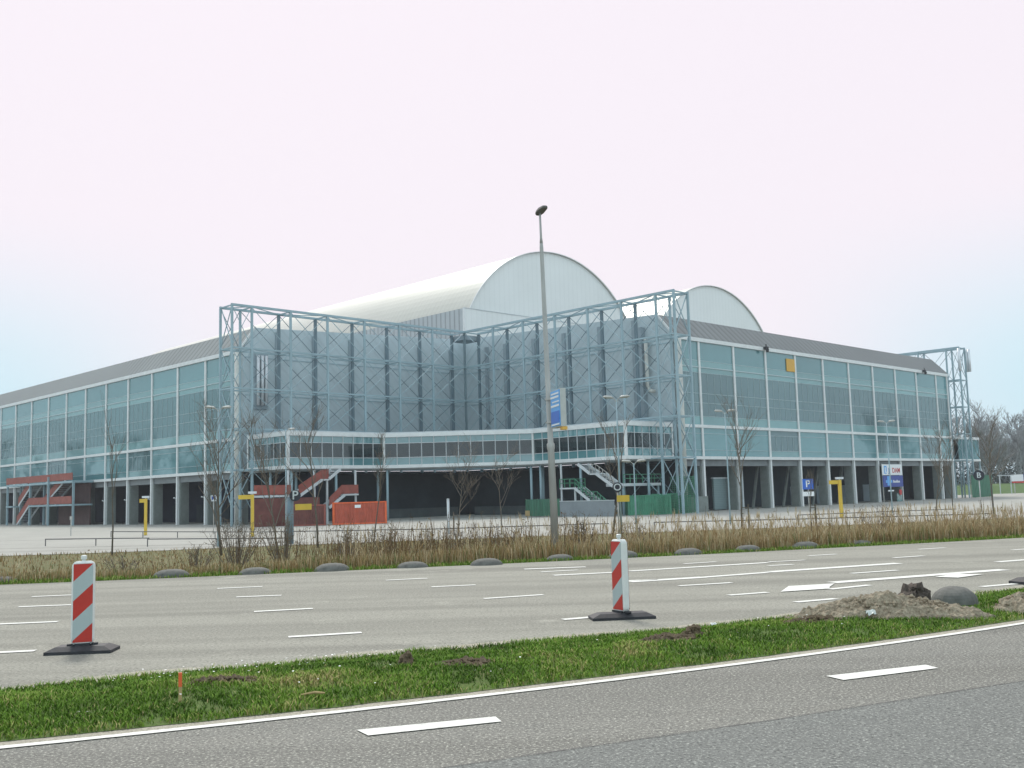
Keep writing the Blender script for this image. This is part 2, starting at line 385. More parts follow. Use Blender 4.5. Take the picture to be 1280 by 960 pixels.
tag(sheet('gravel_edge', lambda x: ymn(x)-.13+.03*noise.noise((x*2,3,0)), lambda x: ymn(x)+.13, .004, M['sandstrip'], [x*.15 for x in range(-130,180)]), kind='structure')
tag(sheet('soil_edge', lambda x: ymf(x)-.06, lambda x: ymf(x)+.05+.05*noise.noise((x*4,5,0))+.05*noise.noise((x*1.1,8,0)), .008, M['mud'], [x*.1 for x in range(-200,260)]), kind='structure')
# median mound
b = MB()
xm = [-40,-30,-20,-14,-10]+[x*.25 for x in range(-32,61)]+[20,30,40]
for x0, x1 in zip(xm, xm[1:]):
    for k in range(8):
        P = lambda x,t: (x, (ymn(x)+.04+.035*noise.noise((x*3,7,0)))*(1-t)+(ymf(x)+.03+.06*noise.noise((x*3,2,0)))*t, .008+.07*math.sin(math.pi*t)+.03*math.sin(math.pi*t)*noise.noise((x*2,t*6,0)))
        b.face([P(x0,k/8),P(x1,k/8),P(x1,(k+1)/8),P(x0,(k+1)/8)])
tag(b.build('grass_median', M['median'], smooth=True), kind='structure')
def med_z(x, y):
    t = (y-ymn(x))/(ymf(x)-ymn(x)); t = min(1,max(0,t))
    return .008+.07*math.sin(math.pi*t)+.03*math.sin(math.pi*t)*noise.noise((x*2,t*6,0))
# parking lot
LE = [(-60,52),(-27.6,55.5),(-20.5,56.3),(-15.75,58.2),(-7,60),(3,62),(18.7,65),(36,71)]
tag(sheet('parking_lot', lambda x: interp(LE,x,.1,.4)+.25*noise.noise((x*.7,9,0)), lambda x: 330 if x<120 else 300, LOT, M['lot'], [-220,-120,-80]+list(range(-60,121,1))+[160,260,400]), kind='structure')
# grey stripe joints of the lot
b = MB()
for (xa,ya,xb,yb,wd) in [(-60,70,-10,62,.5),(-60,86,-20,78,.35),(5,80,60,92,.4),(-60,62.5,-12,59.5,.3)]:
    d = Vector((xb-xa,yb-ya,0)).normalized(); n = Vector((-d.y,d.x,0))*wd/2
    b.face([(xa-n.x,ya-n.y,LOT+.004),(xb-n.x,yb-n.y,LOT+.004),(xb+n.x,yb+n.y,LOT+.004),(xa+n.x,ya+n.y,LOT+.004)])
tag(b.build('parking_lot_joints', M['asphalt']), kind='structure')

# road markings
MK = [(-9.45,20.29,-8.69,20.43),(-8.74,18.27,-7.58,18.41),(-7.95,15.6,-6.93,15.74),(-6.6,12.5,-5.82,12.62),(-6.04,20.99,-5.18,21.17),(-5.12,18.98,-4.32,19.08),
(-4.14,16.38,-3.26,16.6),(-2.91,13.23,-2.02,13.46),(-2.76,21.88,-1.91,22.1),(-1.65,19.96,-.81,20.13),(-.57,17.41,.43,17.8),(.6,14.23,1.35,14.56),(.16,24.0,1.59,24.17),
(.52,22.98,1.35,23.26),(.76,21.94,2.11,22.29),(1.95,20.05,2.7,20.2),(2.42,22.52,5.76,23.92),(2.13,19.86,3.64,20.42),(3.64,20.42,5.09,21.15),(2.89,18.73,3.91,19.07),(3.39,16.84,4.09,17.13),
(3.89,24.29,4.71,24.66),(5.12,21.25,8.27,22.6),(6.51,20.34,7.57,20.78),(5.57,18.52,9.43,20.22),(5.17,17.35,6.02,17.88),(4.12,15.56,4.82,15.88),(7.56,17.06,8.3,17.4),
(10.22,22.2,11.3,22.7),(5.82,24.12,6.74,24.4),(5.52,22.92,6.12,23.12),(7.23,25.85,8.04,26.2),(8.79,24.32,9.64,24.7),(10.5,27.2,11.33,27.55),(12.33,25.9,13.1,26.25),
(-12.9,19.6,-12.1,19.75),(-10.9,14.9,-10,15.1),(-12.4,17.7,-11.4,17.85),(9.2,18.2,10,18.6),(12,23.5,13,23.95)]
b = MB(); zm = .008
def strip(b, xa, ya, xb, yb, wd, z=zm):
    d = Vector((xb-xa,yb-ya,0)).normalized(); n = Vector((-d.y,d.x,0))*wd/2
    b.face([(xa-n.x,ya-n.y,z),(xb-n.x,yb-n.y,z),(xb+n.x,yb+n.y,z),(xa+n.x,ya+n.y,z)])
for i, q in enumerate(MK): strip(b, *q, .3 if i in (17,22,24) else .22 if i in (12,14,16,18,28) else .15)
# two lane arrows
for P_ in ([(4.3,17.11),(5.2,17.42),(5.27,17.68),(5.55,18.3),(4.68,18.05)],[(7.6,19.02),(7.9,18.74),(8.62,19.3),(8.14,19.52)]):
    b.face([(x,y,zm+.004) for x,y in P_])
b2 = MB()
for k in range(160):
    x0 = -6+.1*k; wv = .005+.004*noise.noise((x0*3,1,4)); 
    if noise.noise((x0*1.7,4,4)) < -.25: continue
    b2.face([(x0,ysm(x0)-wv,zm),(x0+.1,ysm(x0+.1)-wv,zm),(x0+.1,ysm(x0+.1)+wv,zm),(x0,ysm(x0)+wv,zm)])
tag(b2.build('lane_seam', M['black']), kind='structure')
# near road edge line with worn joints, and two broad dashes
xs = [-12+.05*i for i in range(500)]
for x0, x1 in zip(xs, xs[1:]):
    wv = .052+.006*noise.noise((x0*4,0,0))
    b.face([(x0,yel(x0)-wv,zm),(x1,yel(x1)-wv,zm),(x1,yel(x1)+wv,zm),(x0,yel(x0)+wv,zm)])
b.face([(-1.11,7.65,zm),(-.15,7.99,zm),(-.2,8.17,zm),(-1.22,7.84,zm)])
b.face([(2.84,9.27,zm),(3.86,9.73,zm),(3.82,9.92,zm),(2.75,9.49,zm)])
b.face([(-5.2,6.05,zm),(-4.2,6.45,zm),(-4.27,6.63,zm),(-5.27,6.23,zm)])
b.face([(6.6,11.4,zm),(7.6,12,zm),(7.5,12.18,zm),(6.5,11.58,zm)])
tag(b.build('road_markings', M['marking']), kind='structure')

# ------------------------------------------------------------------ stadium
OV, OU = 93.6, 105.5
OFF = (OV, OU, 0)
stad = thing('stadium', 'long glass-fronted stadium with two barrel roofs and a notched grey corner', 'stadium', sc(OV,OU), PHI)
def part(mb, name, m, smooth=False): return mb.build(name, m, stad, OFF, smooth)
LV, RU = 59.54, 69.73          # facade planes
LS, RS = 7.213, 7.093
LU0, RV0 = 113.91, 98.33
LEND, REND = 241.0, 166.4
ZE, ZB, ZF = 19.91, 9.77, 6.17

def window_mesh(row, ln, dark, kind):
    b = MB(); q = lambda z0,z1,m: b.face([(0,0,z0),(ln,0,z0),(ln,0,z1),(0,0,z1)], m)
    if row == 'top': q(17.45,19.66,0); q(16.74,17.45,1)
    elif row == 'middle': q(16.02,16.6,1); q(10.95,16.02,2); q(9.93,10.95,1)
    else:
        if dark: q(8.95,9.62,2); q(7.05,8.95,2); q(6.3,7.05,1)
        else: q(8.95,9.62,0); q(7.05,8.95,0); q(6.3,7.05,0)
    return b
def bars_mesh(row, ln, dark):
    b = MB(); n = 5
    if row == 'top':
        b.box(.03,ln-.03,-.03,-.004,17.42,17.46)
    elif row == 'middle':
        for i in range(1,n): b.box(ln*i/n-.016,ln*i/n+.016,-.03,-.004,10.98,16.0)
        for z in (10.95,12.5,13.6,16.02): b.box(.03,ln-.03,-.035,-.004,z-.02,z+.02)
    else:
        for z in (7.05,8.95): b.box(.03,ln-.03,-.045,-.004,z-.02,z+.02)
        if dark:
            for i in range(1,n): b.box(ln*i/n-.022,ln*i/n+.022,-.04,-.004,7.07,8.93)
    return b
GL = {'L':[M['glass_teal'],M['glass_pale'],M['glass_vision']], 'R':[M['glass_teal'],M['glass_pale'],M['glass_grey']]}
cache = {}
def window(row, side, ln, dark, loc, rz):
    key = (row, side, round(ln,2), dark)
    jit = R(rnd.uniform(-.12,.12))
    if key not in cache:
        o = window_mesh(row, ln, dark, side).build('window', GL[side], stad)
        c = bars_mesh(row, ln, dark).build('glazing_bars', M['bars'], o)
        cache[key] = (o, c)
    else:
        o0, c0 = cache[key]; o = dup(o0, stad); dup(c0, o)
    o.location = loc; o.rotation_euler = (0,0,rz+jit)
H0 = .17
leftbays = [(LU0+LS*k, LS) for k in range(-1,17)]
for i, (u, ln) in enumerate(leftbays):
    for row in ('top','middle','low'):
        dk = row == 'low' and i in (0,3,7,11)
        window(row, 'L', ln-2*H0, dk, (LV-OV, u+ln-H0-OU, 0), -math.pi/2)
rightbays = [(94.05, RV0-94.05)]+[(RV0+RS*k, RS) for k in range(0,9)]+[(RV0+RS*9, REND-RV0-RS*9)]
for i, (v, ln) in enumerate(rightbays):
    for row in ('top','middle','low'):
        dk = row == 'low' and i in (3,7,9)
        window(row, 'R', ln-2*H0, dk, (v+H0-OV, RU-OU, 0), 0)
# mullions, piers
mu0 = None
def mullion(v, u, rz):
    global mu0
    if mu0 is None:
        b = MB(); b.box(-H0+.003,H0-.003,-.14,.16,0,19.62); mu0 = b.build('mullion', M['white_paint'], stad); o = mu0
    else: o = dup(mu0, stad)
    o.location = (v-OV,u-OU,0); o.rotation_euler = (0,0,rz)
pi0 = None
def pier(v, u, rz):
    global pi0
    if pi0 is None:
        b = MB(); b.box(-.36,.36,.2,1.35,0,5.2); b.box(-.16,.16,.17,.2,0,5.2); pi0 = b.build('pier', M['concrete'], stad); o = pi0
    else: o = dup(pi0, stad)
    o.location = (v-OV,u-OU,0); o.rotation_euler = (0,0,rz)
for k in range(-1,18): mullion(LV, LU0+LS*k, -math.pi/2); pier(LV, LU0+LS*k, -math.pi/2)
for k in range(0,10): mullion(RV0+RS*k, RU, 0); pier(RV0+RS*k, RU, 0)
mullion(REND, RU, 0); pier(REND, RU, 0); mullion(94.05, RU, 0)
# horizontal trims
for nm, z0, z1, d, m in (('eave_trim',19.63,20.08,.24,'white_paint'),('floor_band',9.6,9.94,.2,'white_paint'),('fascia',5.96,6.31,.24,'white_paint'),('transom',16.6,16.73,.1,'bars')):
    b = MB(); b.box(LV-d,LV+.1,106.5,LEND,z0,z1); part(b, nm, M[m])
    b = MB(); b.box(93.75,REND+.2,RU-d,RU+.1,z0,z1); part(b, nm, M[m])
b = MB(); b.box(LV+.25,LV+.7,106.2,LEND,5.2,5.95); part(b, 'edge_beam', M['soffit'])
b = MB(); b.box(93.9,REND,RU+.25,RU+.7,5.2,5.95); part(b, 'edge_beam', M['soffit'])
# floors, inner walls
for z0, z1 in ((5.955,6.2),(9.62,9.9),(16.55,16.7)):
    b = MB(); b.box(LV+.12,LV+11,105.7,LEND,z0,z1); part(b, 'floor_slab', M['slab'])
    b = MB(); b.box(93.8,REND-.2,RU+.12,RU+11,z0,z1); part(b, 'floor_slab', M['slab'])
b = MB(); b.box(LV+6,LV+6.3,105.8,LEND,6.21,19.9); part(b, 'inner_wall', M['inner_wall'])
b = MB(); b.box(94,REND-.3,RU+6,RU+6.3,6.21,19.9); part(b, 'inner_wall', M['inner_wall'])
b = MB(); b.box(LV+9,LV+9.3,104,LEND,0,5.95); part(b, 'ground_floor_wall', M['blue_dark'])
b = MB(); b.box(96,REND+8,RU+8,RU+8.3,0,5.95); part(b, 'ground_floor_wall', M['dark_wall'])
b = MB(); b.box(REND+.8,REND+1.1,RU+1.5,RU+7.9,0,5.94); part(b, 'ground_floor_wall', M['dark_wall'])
b = MB(); b.box(REND+1.4,REND+1.7,RU+8.4,112,0,24); part(b, 'rear_wall', M['clad'])
# cladding walls of the corner notch
CW = [(59.64,6),(93.6,6),(93.6,24.05),(61.42,22.72),(59.64,20.1)]
b = MB()
b.face([(v,105.5,z) for v,z in CW]); b.face([(v,105.75,z) for v,z in reversed(CW)])
for i in range(5):
    a = CW[i]; c = CW[(i+1)%5]; b.face([(a[0],105.5,a[1]),(a[0],105.75,a[1]),(c[0],105.75,c[1]),(c[0],105.5,c[1])])
part(b, 'cladding_wall', M['clad'])
CW2 = [(69.83,6),(105.5,6),(105.5,24.05),(72.07,22.72),(69.83,20.1)]
for vv, th in ((93.6,.25),(166.75,-.25)):
    b = MB()
    b.face([(vv,u,z) for u,z in CW2]); b.face([(vv+th,u,z) for u,z in reversed(CW2)])
    for i in range(5):
        a = CW2[i]; c = CW2[(i+1)%5]; b.face([(vv,a[0],a[1]),(vv+th,a[0],a[1]),(vv+th,c[0],c[1]),(vv,c[0],c[1])])
    part(b, 'cladding_wall', M['clad'])
# dark recessed ground floor of the notch with low parapet
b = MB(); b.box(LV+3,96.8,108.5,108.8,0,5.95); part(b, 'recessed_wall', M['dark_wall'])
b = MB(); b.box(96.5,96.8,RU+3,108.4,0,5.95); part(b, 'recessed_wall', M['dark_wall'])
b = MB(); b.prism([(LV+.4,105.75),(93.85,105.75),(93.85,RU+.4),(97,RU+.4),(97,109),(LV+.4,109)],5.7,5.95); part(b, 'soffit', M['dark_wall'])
b = MB(); b.box(66,91,104.3,104.6,0,1.15); part(b, 'low_wall', M['dim_wall'])
b = MB(); b.box(92.3,92.6,74,102.5,0,1.1); part(b, 'low_wall', M['dim_wall'])
# wall pilasters
pl0 = None
for ax, a in [('L',x) for x in (64.2,69.3,74.65,80.3,85.7,91.2)]+[('R',x) for x in (75.2,80.5,86.4,91.7,97,100.6)]:
    if pl0 is None:
        b = MB(); b.box(-.24,.24,-.3,-.004,6.05,22.4); pl0 = b.build('pilaster', M['pilaster'], stad); o = pl0
    else: o = dup(pl0, stad)
    o.location = (a-OV,105.5-OU,0) if ax == 'L' else (93.6-OV,a-OU,0)
    o.rotation_euler = (0,0,0 if ax == 'L' else -math.pi/2)
# thin string courses on the cladding
for z in (10.4,14.8,19.2):
    b = MB(); b.box(60,93.5,105.44,105.497,z-.05,z+.05); part(b, 'cladding_rail', M['steel'])
    b = MB(); b.box(93.54,93.597,70.2,105.3,z-.05,z+.05); part(b, 'cladding_rail', M['steel'])
# corner columns, barge boards, ducts
b = MB(); b.tube([(59.3,105.75,0),(59.3,105.75,19.7)],[.42,.42],14); part(b, 'corner_column', M['pipe'], True)
b = MB(); b.tube([(94.0,69.4,0),(94.0,69.4,19.7)],[.42,.42],14); part(b, 'corner_column', M['pipe'], True)
b = MB(); b.bar((59.3,105.4,20.1),(61.3,105.4,22.8),.12,.22); part(b, 'barge_board', M['white_paint'])
b = MB(); b.bar((93.5,69.6,20.1),(93.5,71.95,22.8),.12,.22); part(b, 'barge_board', M['white_paint'])
for v in (61.35,61.9,62.4):
    b = MB(); b.tube([(v,104.9,13.6),(v,104.9,19.4)],[.2,.2],10); part(b, 'air_duct', M['duct'], True)
b = MB(); b.box(60.75,62.75,105.1,105.49,13.2,19.6); part(b, 'duct_backing', M['pilaster'])
b = MB(); b.tube([(93.05,73.2,20),(93.05,73.2,14.5),(93.05,72.9,13.95),(93.05,72.2,13.8)],[.22]*4,10); part(b, 'drain_pipe', M['pipe'], True)
b = MB(); b.box(92.9,93.59,73.7,74.6,6.1,21.4); part(b, 'drain_pipe_backing', M['pilaster'])
# sloped metal roof edges, flat roofs
def slab3(pts, th):
    b = MB(); P = [Vector(p) for p in pts]; n = (P[1]-P[0]).cross(P[2]-P[0]).normalized()
    if n.z < 0: P.reverse(); n = -n
    b.face(P); b.face([p-n*th for p in reversed(P)])
    for i in range(len(P)): b.face([P[i]-n*th,P[(i+1)%len(P)]-n*th,P[(i+1)%len(P)],P[i]])
    return b
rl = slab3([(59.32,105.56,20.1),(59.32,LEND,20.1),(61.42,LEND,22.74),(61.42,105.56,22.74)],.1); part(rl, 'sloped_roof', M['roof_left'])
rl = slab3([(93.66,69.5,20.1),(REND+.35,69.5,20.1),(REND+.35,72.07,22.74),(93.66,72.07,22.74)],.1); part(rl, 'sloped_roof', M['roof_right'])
b = slab3([(61.43,105.6,22.72),(61.43,LEND,22.72),(99.3,LEND,24.3),(99.3,105.6,24.3)],.2); part(b, 'flat_roof', M['flat_roof'])
b = slab3([(93.7,72.1,22.72),(REND,72.1,22.72),(REND,111.9,24.3),(93.7,111.9,24.3)],.2); part(b, 'flat_roof', M['flat_roof'])
# bowl block under the barrels
b = MB(); b.box(99.45,99.75,112.05,238,21.5,30.12); part(b, 'side_wall', M['sidewall'])
b = MB(); b.box(99.45,184.6,111.75,112.04,21.5,30.12); part(b, 'front_wall', M['gable'])
b = MB(); b.box(99.38,99.58,111.68,111.88,22,30.14); part(b, 'corner_trim', M['white_paint'])
b = MB(); b.box(99.76,184.6,112.05,238,29.6,29.95); part(b, 'deck_roof', M['flat_roof'])
b = MB(); b.box(99.38,184.6,111.66,111.9,30.125,30.2); part(b, 'parapet_trim', M['dull_white'])
for cv in (119.6,164.2):
    Rr, cz = 21.6, 19.7; half = math.acos((29.96-cz)/Rr); ns = 40
    arc = [(cv+Rr*math.sin(-half+2*half*i/ns), cz+Rr*math.cos(-half+2*half*i/ns)) for i in range(ns+1)]
    b = MB()
    for (a,za),(c,zc) in zip(arc, arc[1:]):
        for k in range(10):
            ua, ub = 111.9+k*12.4, 111.9+(k+1)*12.4
            b.face([(a,ua,za),(c,ua,zc),(c,ub,zc),(a,ub,za)])
    o = part(b, 'barrel_roof', M['barrel'], True)
    for ug in (112.2, 235.5):
        b = MB(); b.face([(v,ug,z-.03) for v,z in arc]); b.face([(v,ug+.25,z-.03) for v,z in reversed(arc)]); part(b, 'gable_wall', M['gable'])
    b = MB()
    for (a,za),(c,zc) in zip(arc, arc[1:]): b.bar((a,111.85,za+.03),(c,111.85,zc+.03),.14,.1)
    part(b, 'arch_trim', M['white_paint'])
# orange board on the facade, cctv, flood light
b = MB(); b.box(117.45,119.6,69.6,69.69,17.4,19.05); part(b, 'orange_panel', M['orange_panel'])
for v, s in ((112.15,1),(157.3,.8)):
    b = MB(); b.box(v-.25*s,v+.25*s,69.0,69.45,19.75,20.1); b.bar((v,69.2,20.1),(v,69.2,20.45),.1); b.tube([(v,69.05,19.4),(v,69.05,19.75)],[.16,.22],10); part(b, 'flood_light', M['black'])
# raking struts and doors in the right undercroft
for v, d in ((111.5,1.6),(118.6,1.9),(126,2.2),(133,1.6)):
    b = MB(); b.bar((v,RU+2.2,0),(v+d,RU+2.2,5.6),.22,.3); part(b, 'raking_strut', M['concrete'])
for v in (100.8,108.6,115.3,122.4,130,137,151.5,158.5):
    b = MB(); b.box(v-.13,v+.13,RU+1.6,RU+1.85,0,5.6); part(b, 'inner_column', M['dull_white'])
b = MB(); b.box(102.7,108.5,71.5,71.75,.1,3.75); b.box(105.55,105.62,71.47,71.5,.1,3.75); part(b, 'roller_door', M['shutter'])
b = MB(); b.box(102.6,108.6,71.42,71.8,3.76,3.9); part(b, 'door_head', M['dull_white'])
for i in range(6):
    b = MB(); v = 116+7.1*i; b.box(v,v+2.2,RU+7.9,RU+7.99,.0,2.6); part(b, 'door', M['pilaster'])
for k in range(0,15):
    b = MB(); u = LU0+LS*k+3.4; b.box(LV+8.9,LV+8.99,u,u+1.8,0,2.4); part(b, 'door', M['dark_wall'])
    if k < 8: b = MB(); b.bar((LV+.55,u-2.6,3.1),(LV-.1,u-2.6,3.35),.3,.12); part(b, 'wall_lamp', M['dull_white'])

# ------------------------------------------------------------------ sky walkway round the notch
WO = [(59.54,104.0),(59.54,95.7),(72.1,95.5),(84.55,83.5),(84.55,69.73),(92.6,69.73)]
walk = thing('glass_walkway', 'faceted glass walkway on slim columns bridging the grey stadium corner', 'walkway', sc(72.1,95.5), PHI)
WOFF = (72.1,95.5,0)
def inset(P, d):
    out = []
    for i, p in enumerate(P):
        p = Vector((*p,0)); ns = []
        if i > 0: e = (p-Vector((*P[i-1],0))).normalized(); ns.append(Vector((-e.y,e.x,0)))
        if i < len(P)-1: e = (Vector((*P[i+1],0))-p).normalized(); ns.append(Vector((-e.y,e.x,0)))
        if len(ns) == 2: n = (ns[0]+ns[1]).normalized(); n = n/ max(.3, n.dot(ns[0]))
        else: n = ns[0]
        q = p+n*d; out.append((q.x,q.y))
    return out
def band(z0, z1, d0, d1):
    b = MB(); A = inset(WO,d0); C = inset(WO,d1)
    for i in range(len(WO)-1):
        a0,a1,c0,c1 = A[i],A[i+1],C[i],C[i+1]
        b.face([(*a0,z0),(*a1,z0),(*a1,z1),(*a0,z1)]); b.face([(*c1,z0),(*c0,z0),(*c0,z1),(*c1,z1)])
        b.face([(*a0,z1),(*a1,z1),(*c1,z1),(*c0,z1)]); b.face([(*c0,z0),(*c1,z0),(*a1,z0),(*a0,z0)])
    for P, Q in ((A[0],C[0]),(A[-1],C[-1])): b.face([(*P,z0),(*Q,z0),(*Q,z1),(*P,z1)])
    return b
band(9.52,9.95,-.18,.1).build('top_band', M['white_paint'], walk, WOFF)
band(9.95,10.08,-.1,3.1).build('roof', M['dull_white'], walk, WOFF)
band(5.95,6.32,-.2,.1).build('fascia', M['white_paint'], walk, WOFF)
band(5.8,6.1,.11,3.0).build('floor_slab', M['slab'], walk, WOFF)
band(6.11,9.94,2.9,3.0).build('back_wall', M['dark_wall'], walk, WOFF)
for i in range(len(WO)-1):
    a = Vector((*WO[i],0)); c = Vector((*WO[i+1],0)); d = (c-a); ln = d.length; d.normalize()
    n = max(2, round(ln/1.42)); gap = .14
    b = MB(); q = lambda z0,z1,m: b.face([tuple(a+d*gap+Vector((0,0,z0))),tuple(c-d*gap+Vector((0,0,z0))),tuple(c-d*gap+Vector((0,0,z1))),tuple(a+d*gap+Vector((0,0,z1)))], m)
    q(8.8,9.52,0); q(7.15,8.8,1); q(6.32,7.15,0)
    wo = b.build('window', [M['glass_teal'],M['glass_dark']], walk, WOFF)
    b = MB(); nn = Vector((d.y,-d.x,0))*.035
    for k in range(1,n):
        p = a+d*(gap+(ln-2*gap)*k/n)+nn; b.bar(p+Vector((0,0,6.33)),p+Vector((0,0,9.51)),.07,.07)
    for z in (7.15,8.8): b.bar(a+d*gap+nn+Vector((0,0,z)),c-d*gap+nn+Vector((0,0,z)),.06,.06)
    b.build('glazing_bars', M['dull_white'], wo, (0,0,0)); bpy.data.objects[-1] if False else None
    gb = [o for o in bpy.data.objects if o.parent == wo][0]
    gb.data.transform(Matrix.Translation((-WOFF[0],-WOFF[1],0)))
for i, p in enumerate(WO):
    wd = .13 if 0 < i < 5 else .1
    b = MB(); b.box(p[0]-wd,p[0]+wd,p[1]-wd,p[1]+wd,6.33,9.51); b.build('corner_post', M['white_paint'], walk, WOFF)
wc = None
cols = []
for i in range(len(WO)-1):
    a = Vector((*WO[i],0)); c = Vector((*WO[i+1],0))
    for t in ((0.05,.5) if i in (1,3) else (.02,.98) if i == 2 else (.5,)):
        p = a.lerp(c,t); d = (c-a).normalized(); p += Vector((-d.y,d.x,0))*.35; cols.append((p.x,p.y))
for p in [(q.x,q.y) for q in [Vector((x,y)) for x,y in inset(WO,2.6)[1:5]]]: cols.append(p)
for p in cols:
    if wc is None:
        b = MB(); b.tube([(0,0,0),(0,0,5.8)],[.15,.15],10); wc = b.build('column', M['steel'], walk, smooth=True); o = wc
    else: o = dup(wc, walk)
    o.location = (p[0]-WOFF[0],p[1]-WOFF[1],0)
# far walkway stub beyond the right facade
fwk = thing('glass_walkway', 'short glass walkway stub behind the far right steel frame', 'walkway', sc(172,70.5), PHI)
FO = (172,70.5,0)
b = MB(); b.box(169.0,177.5,RU-.15,RU+3,9.55,9.95); b.build('top_band', M['white_paint'], fwk, FO)
b = MB(); b.box(169.0,177.5,RU-.15,RU+3,5.95,6.3); b.build('fascia', M['white_paint'], fwk, FO)
b = MB(); b.face([(169.1,RU,6.3),(177.4,RU,6.3),(177.4,RU,9.55),(169.1,RU,9.55)]); b.face([(177.4,RU,6.3),(177.4,RU+2.9,6.3),(177.4,RU+2.9,9.55),(177.4,RU,9.55)]); b.build('window', M['glass_teal'], fwk, FO)
b = MB(); b.face([(169.1,RU+2.9,6.3),(177.4,RU+2.9,6.3),(177.4,RU+2.9,9.55),(169.1,RU+2.9,9.55)]); b.build('back_wall', M['inner_wall'], fwk, FO)
for v in (170.4,177.3):
    b = MB(); b.box(v-.1,v+.1,RU-.1,RU+.1,0,9.5); b.build('column', M['steel'], fwk, FO)

# ------------------------------------------------------------------ steel lattice frames
def lattice(label, name, axis, pos, front, back, top, low_ends, offp, group):
    """pos: stations along the frame, front/back: its two planes"""
    root = thing('lattice_frame', label, 'steel frame', sc(*offp), PHI, group)
    off = (offp[0],offp[1],0)
    P = (lambda s, d, z: (s,d,z)) if axis == 'V' else (lambda s, d, z: (d,s,z))
    lev = [top,19.2,14.8,10.4,6.0]
    for d in (front, back):
        for i, s in enumerate(pos):
            b = MB(); zb = 0 if i in low_ends else 5.6
            ww = .22 if d == front or i < 2 or len(pos) < 6 else .29
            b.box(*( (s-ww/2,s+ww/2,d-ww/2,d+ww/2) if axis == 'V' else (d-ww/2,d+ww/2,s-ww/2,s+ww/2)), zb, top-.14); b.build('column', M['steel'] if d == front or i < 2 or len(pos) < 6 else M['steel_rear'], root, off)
        for z in lev:
            b = MB(); hh = .26 if z == top else .16
            b.bar(P(pos[0]-.1,d,z),P(pos[-1]+.1,d,z),.2,hh); b.build('beam', M['steel'], root, off)
        for i, (a,c) in enumerate(zip(pos,pos[1:])):
            zz = lev + ([1.5] if i in low_ends or i+1 in low_ends else [])
            b = MB()
            for z1, z0 in zip(zz,zz[1:]):
                b.bar(P(a,d,z1-.1),P(c,d,z0+.1),.06); b.bar(P(c,d+.09,z1-.1),P(a,d+.09,z0+.1),.06)
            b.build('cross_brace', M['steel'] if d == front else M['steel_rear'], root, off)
    for z in lev:
        for i, s in enumerate(pos):
            b = MB(); b.bar(P(s,front,z-.05),P(s,back,z-.05),.13); b.build('cross_tie', M['steel'], root, off)
        b = MB()
        if z == top or z == 19.2:
            for i, (a,c) in enumerate(zip(pos,pos[1:])):
                b.bar(P(a,front if i%2 else back,z-.02),P(c,back if i%2 else front,z-.02),.09)
            b.build('top_bracing', M['steel'], root, off)
    for i in low_ends[:1] if low_ends[0] == 0 else low_ends[-1:]:
        s = pos[i]; b = MB()
        for z1, z0 in ((top,19.2),(19.2,14.8),(14.8,10.4),(10.4,6.0),(6.0,1.5)):
            b.bar(P(s,front,z1-.1),P(s,back,z0+.1),.08); b.bar(P(s+.1,back,z1-.1),P(s+.1,front,z0+.1),.08)
        b.build('cross_brace', M['steel'], root, off)
    return root
LP = [55.0,57.4,62.3,67.25,72.5,77.75,83.05,88.5]
RP = [65.57,68.03,72.9,77.95,83.2,88.6,94.0,99.47]
fg = 'steel frames of the near stadium corner'
fL = lattice('blue-grey steel lattice frame before the left wall of the notched corner', 'left', 'V', LP, 99.47, 102.0, 23.86, (0,1), (72.5,100.7), fg)
fR = lattice('blue-grey steel lattice frame before the right wall of the notched corner', 'right', 'U', RP, 88.5, 91.0, 23.86, (0,1), (89.7,83.2), fg)
b = MB(); b.box(88.75,91.6,99.7,102.6,22.95,23.55); b.build('corner_plate', M['pilaster'], fR, (89.7,83.2,0))
FP = [68.4,70.5,75.2,80.2,85.3]
fF = lattice('far right steel lattice frame carrying slim antennas, seen against the sky', 'far', 'U', FP, 168.9, 171.2, 24.5, (0,1), (170,74), None)
for v, u in ((168.6,68.3),(171.6,68.3),(171.6,67.9)):
    b = MB(); b.tube([(v,u,20.6),(v,u,24.3)],[.24,.24],8); b.build('antenna', M['duct'], fF, (170,74,0), True)

# ------------------------------------------------------------------ stairs, containers, fences in the corner
def rail_seg(b, p0, p1, h=1.0, n=4, w=.05):
    p0 = Vector(p0); p1 = Vector(p1); z = Vector((0,0,1))
    for k in (h, h*.55): b.bar(p0+z*k, p1+z*k, w)
    for i in range(n+1):
        q = p0.lerp(p1,i/n); b.bar(q, q+z*h, w)
def flight(b, p0, p1, wdir, wd, n=12, th=.3):
    """stair flight: two stringers and treads"""
    p0 = Vector(p0); p1 = Vector(p1); wv = Vector(wdir)*wd
    for o in (Vector((0,0,0)), wv): b.bar(p0+o, p1+o, .08, th)
    run = (p1-p0); rn = Vector((run.x,run.y,0))/n
    for i in range(n):
        q = p0.lerp(p1,(i+.5)/n); a = q-rn*.45; c = q+rn*.45
        b.bar(q+Vector((0,0,.02)), q+wv+Vector((0,0,.02)), .28, .05)
rs = thing('staircase', 'red railed staircase with pale stringers below the walkway, left of centre', 'staircase', sc(59,93.5), PHI)
RO = (59,93.5,0)
b = MB(); b.box(53.9,61.7,93.0,93.15,.0,2.85); b.build('red_wall', M['dark_red'], rs, RO)
b = MB(); b.box(53.9,59.4,93.0,95.2,2.95,3.15); b.build('platform', M['dull_white'], rs, RO)
b = MB(); b.box(53.9,58.2,92.98,93.04,3.2,4.2); b.build('railing', M['red_paint'], rs, RO)
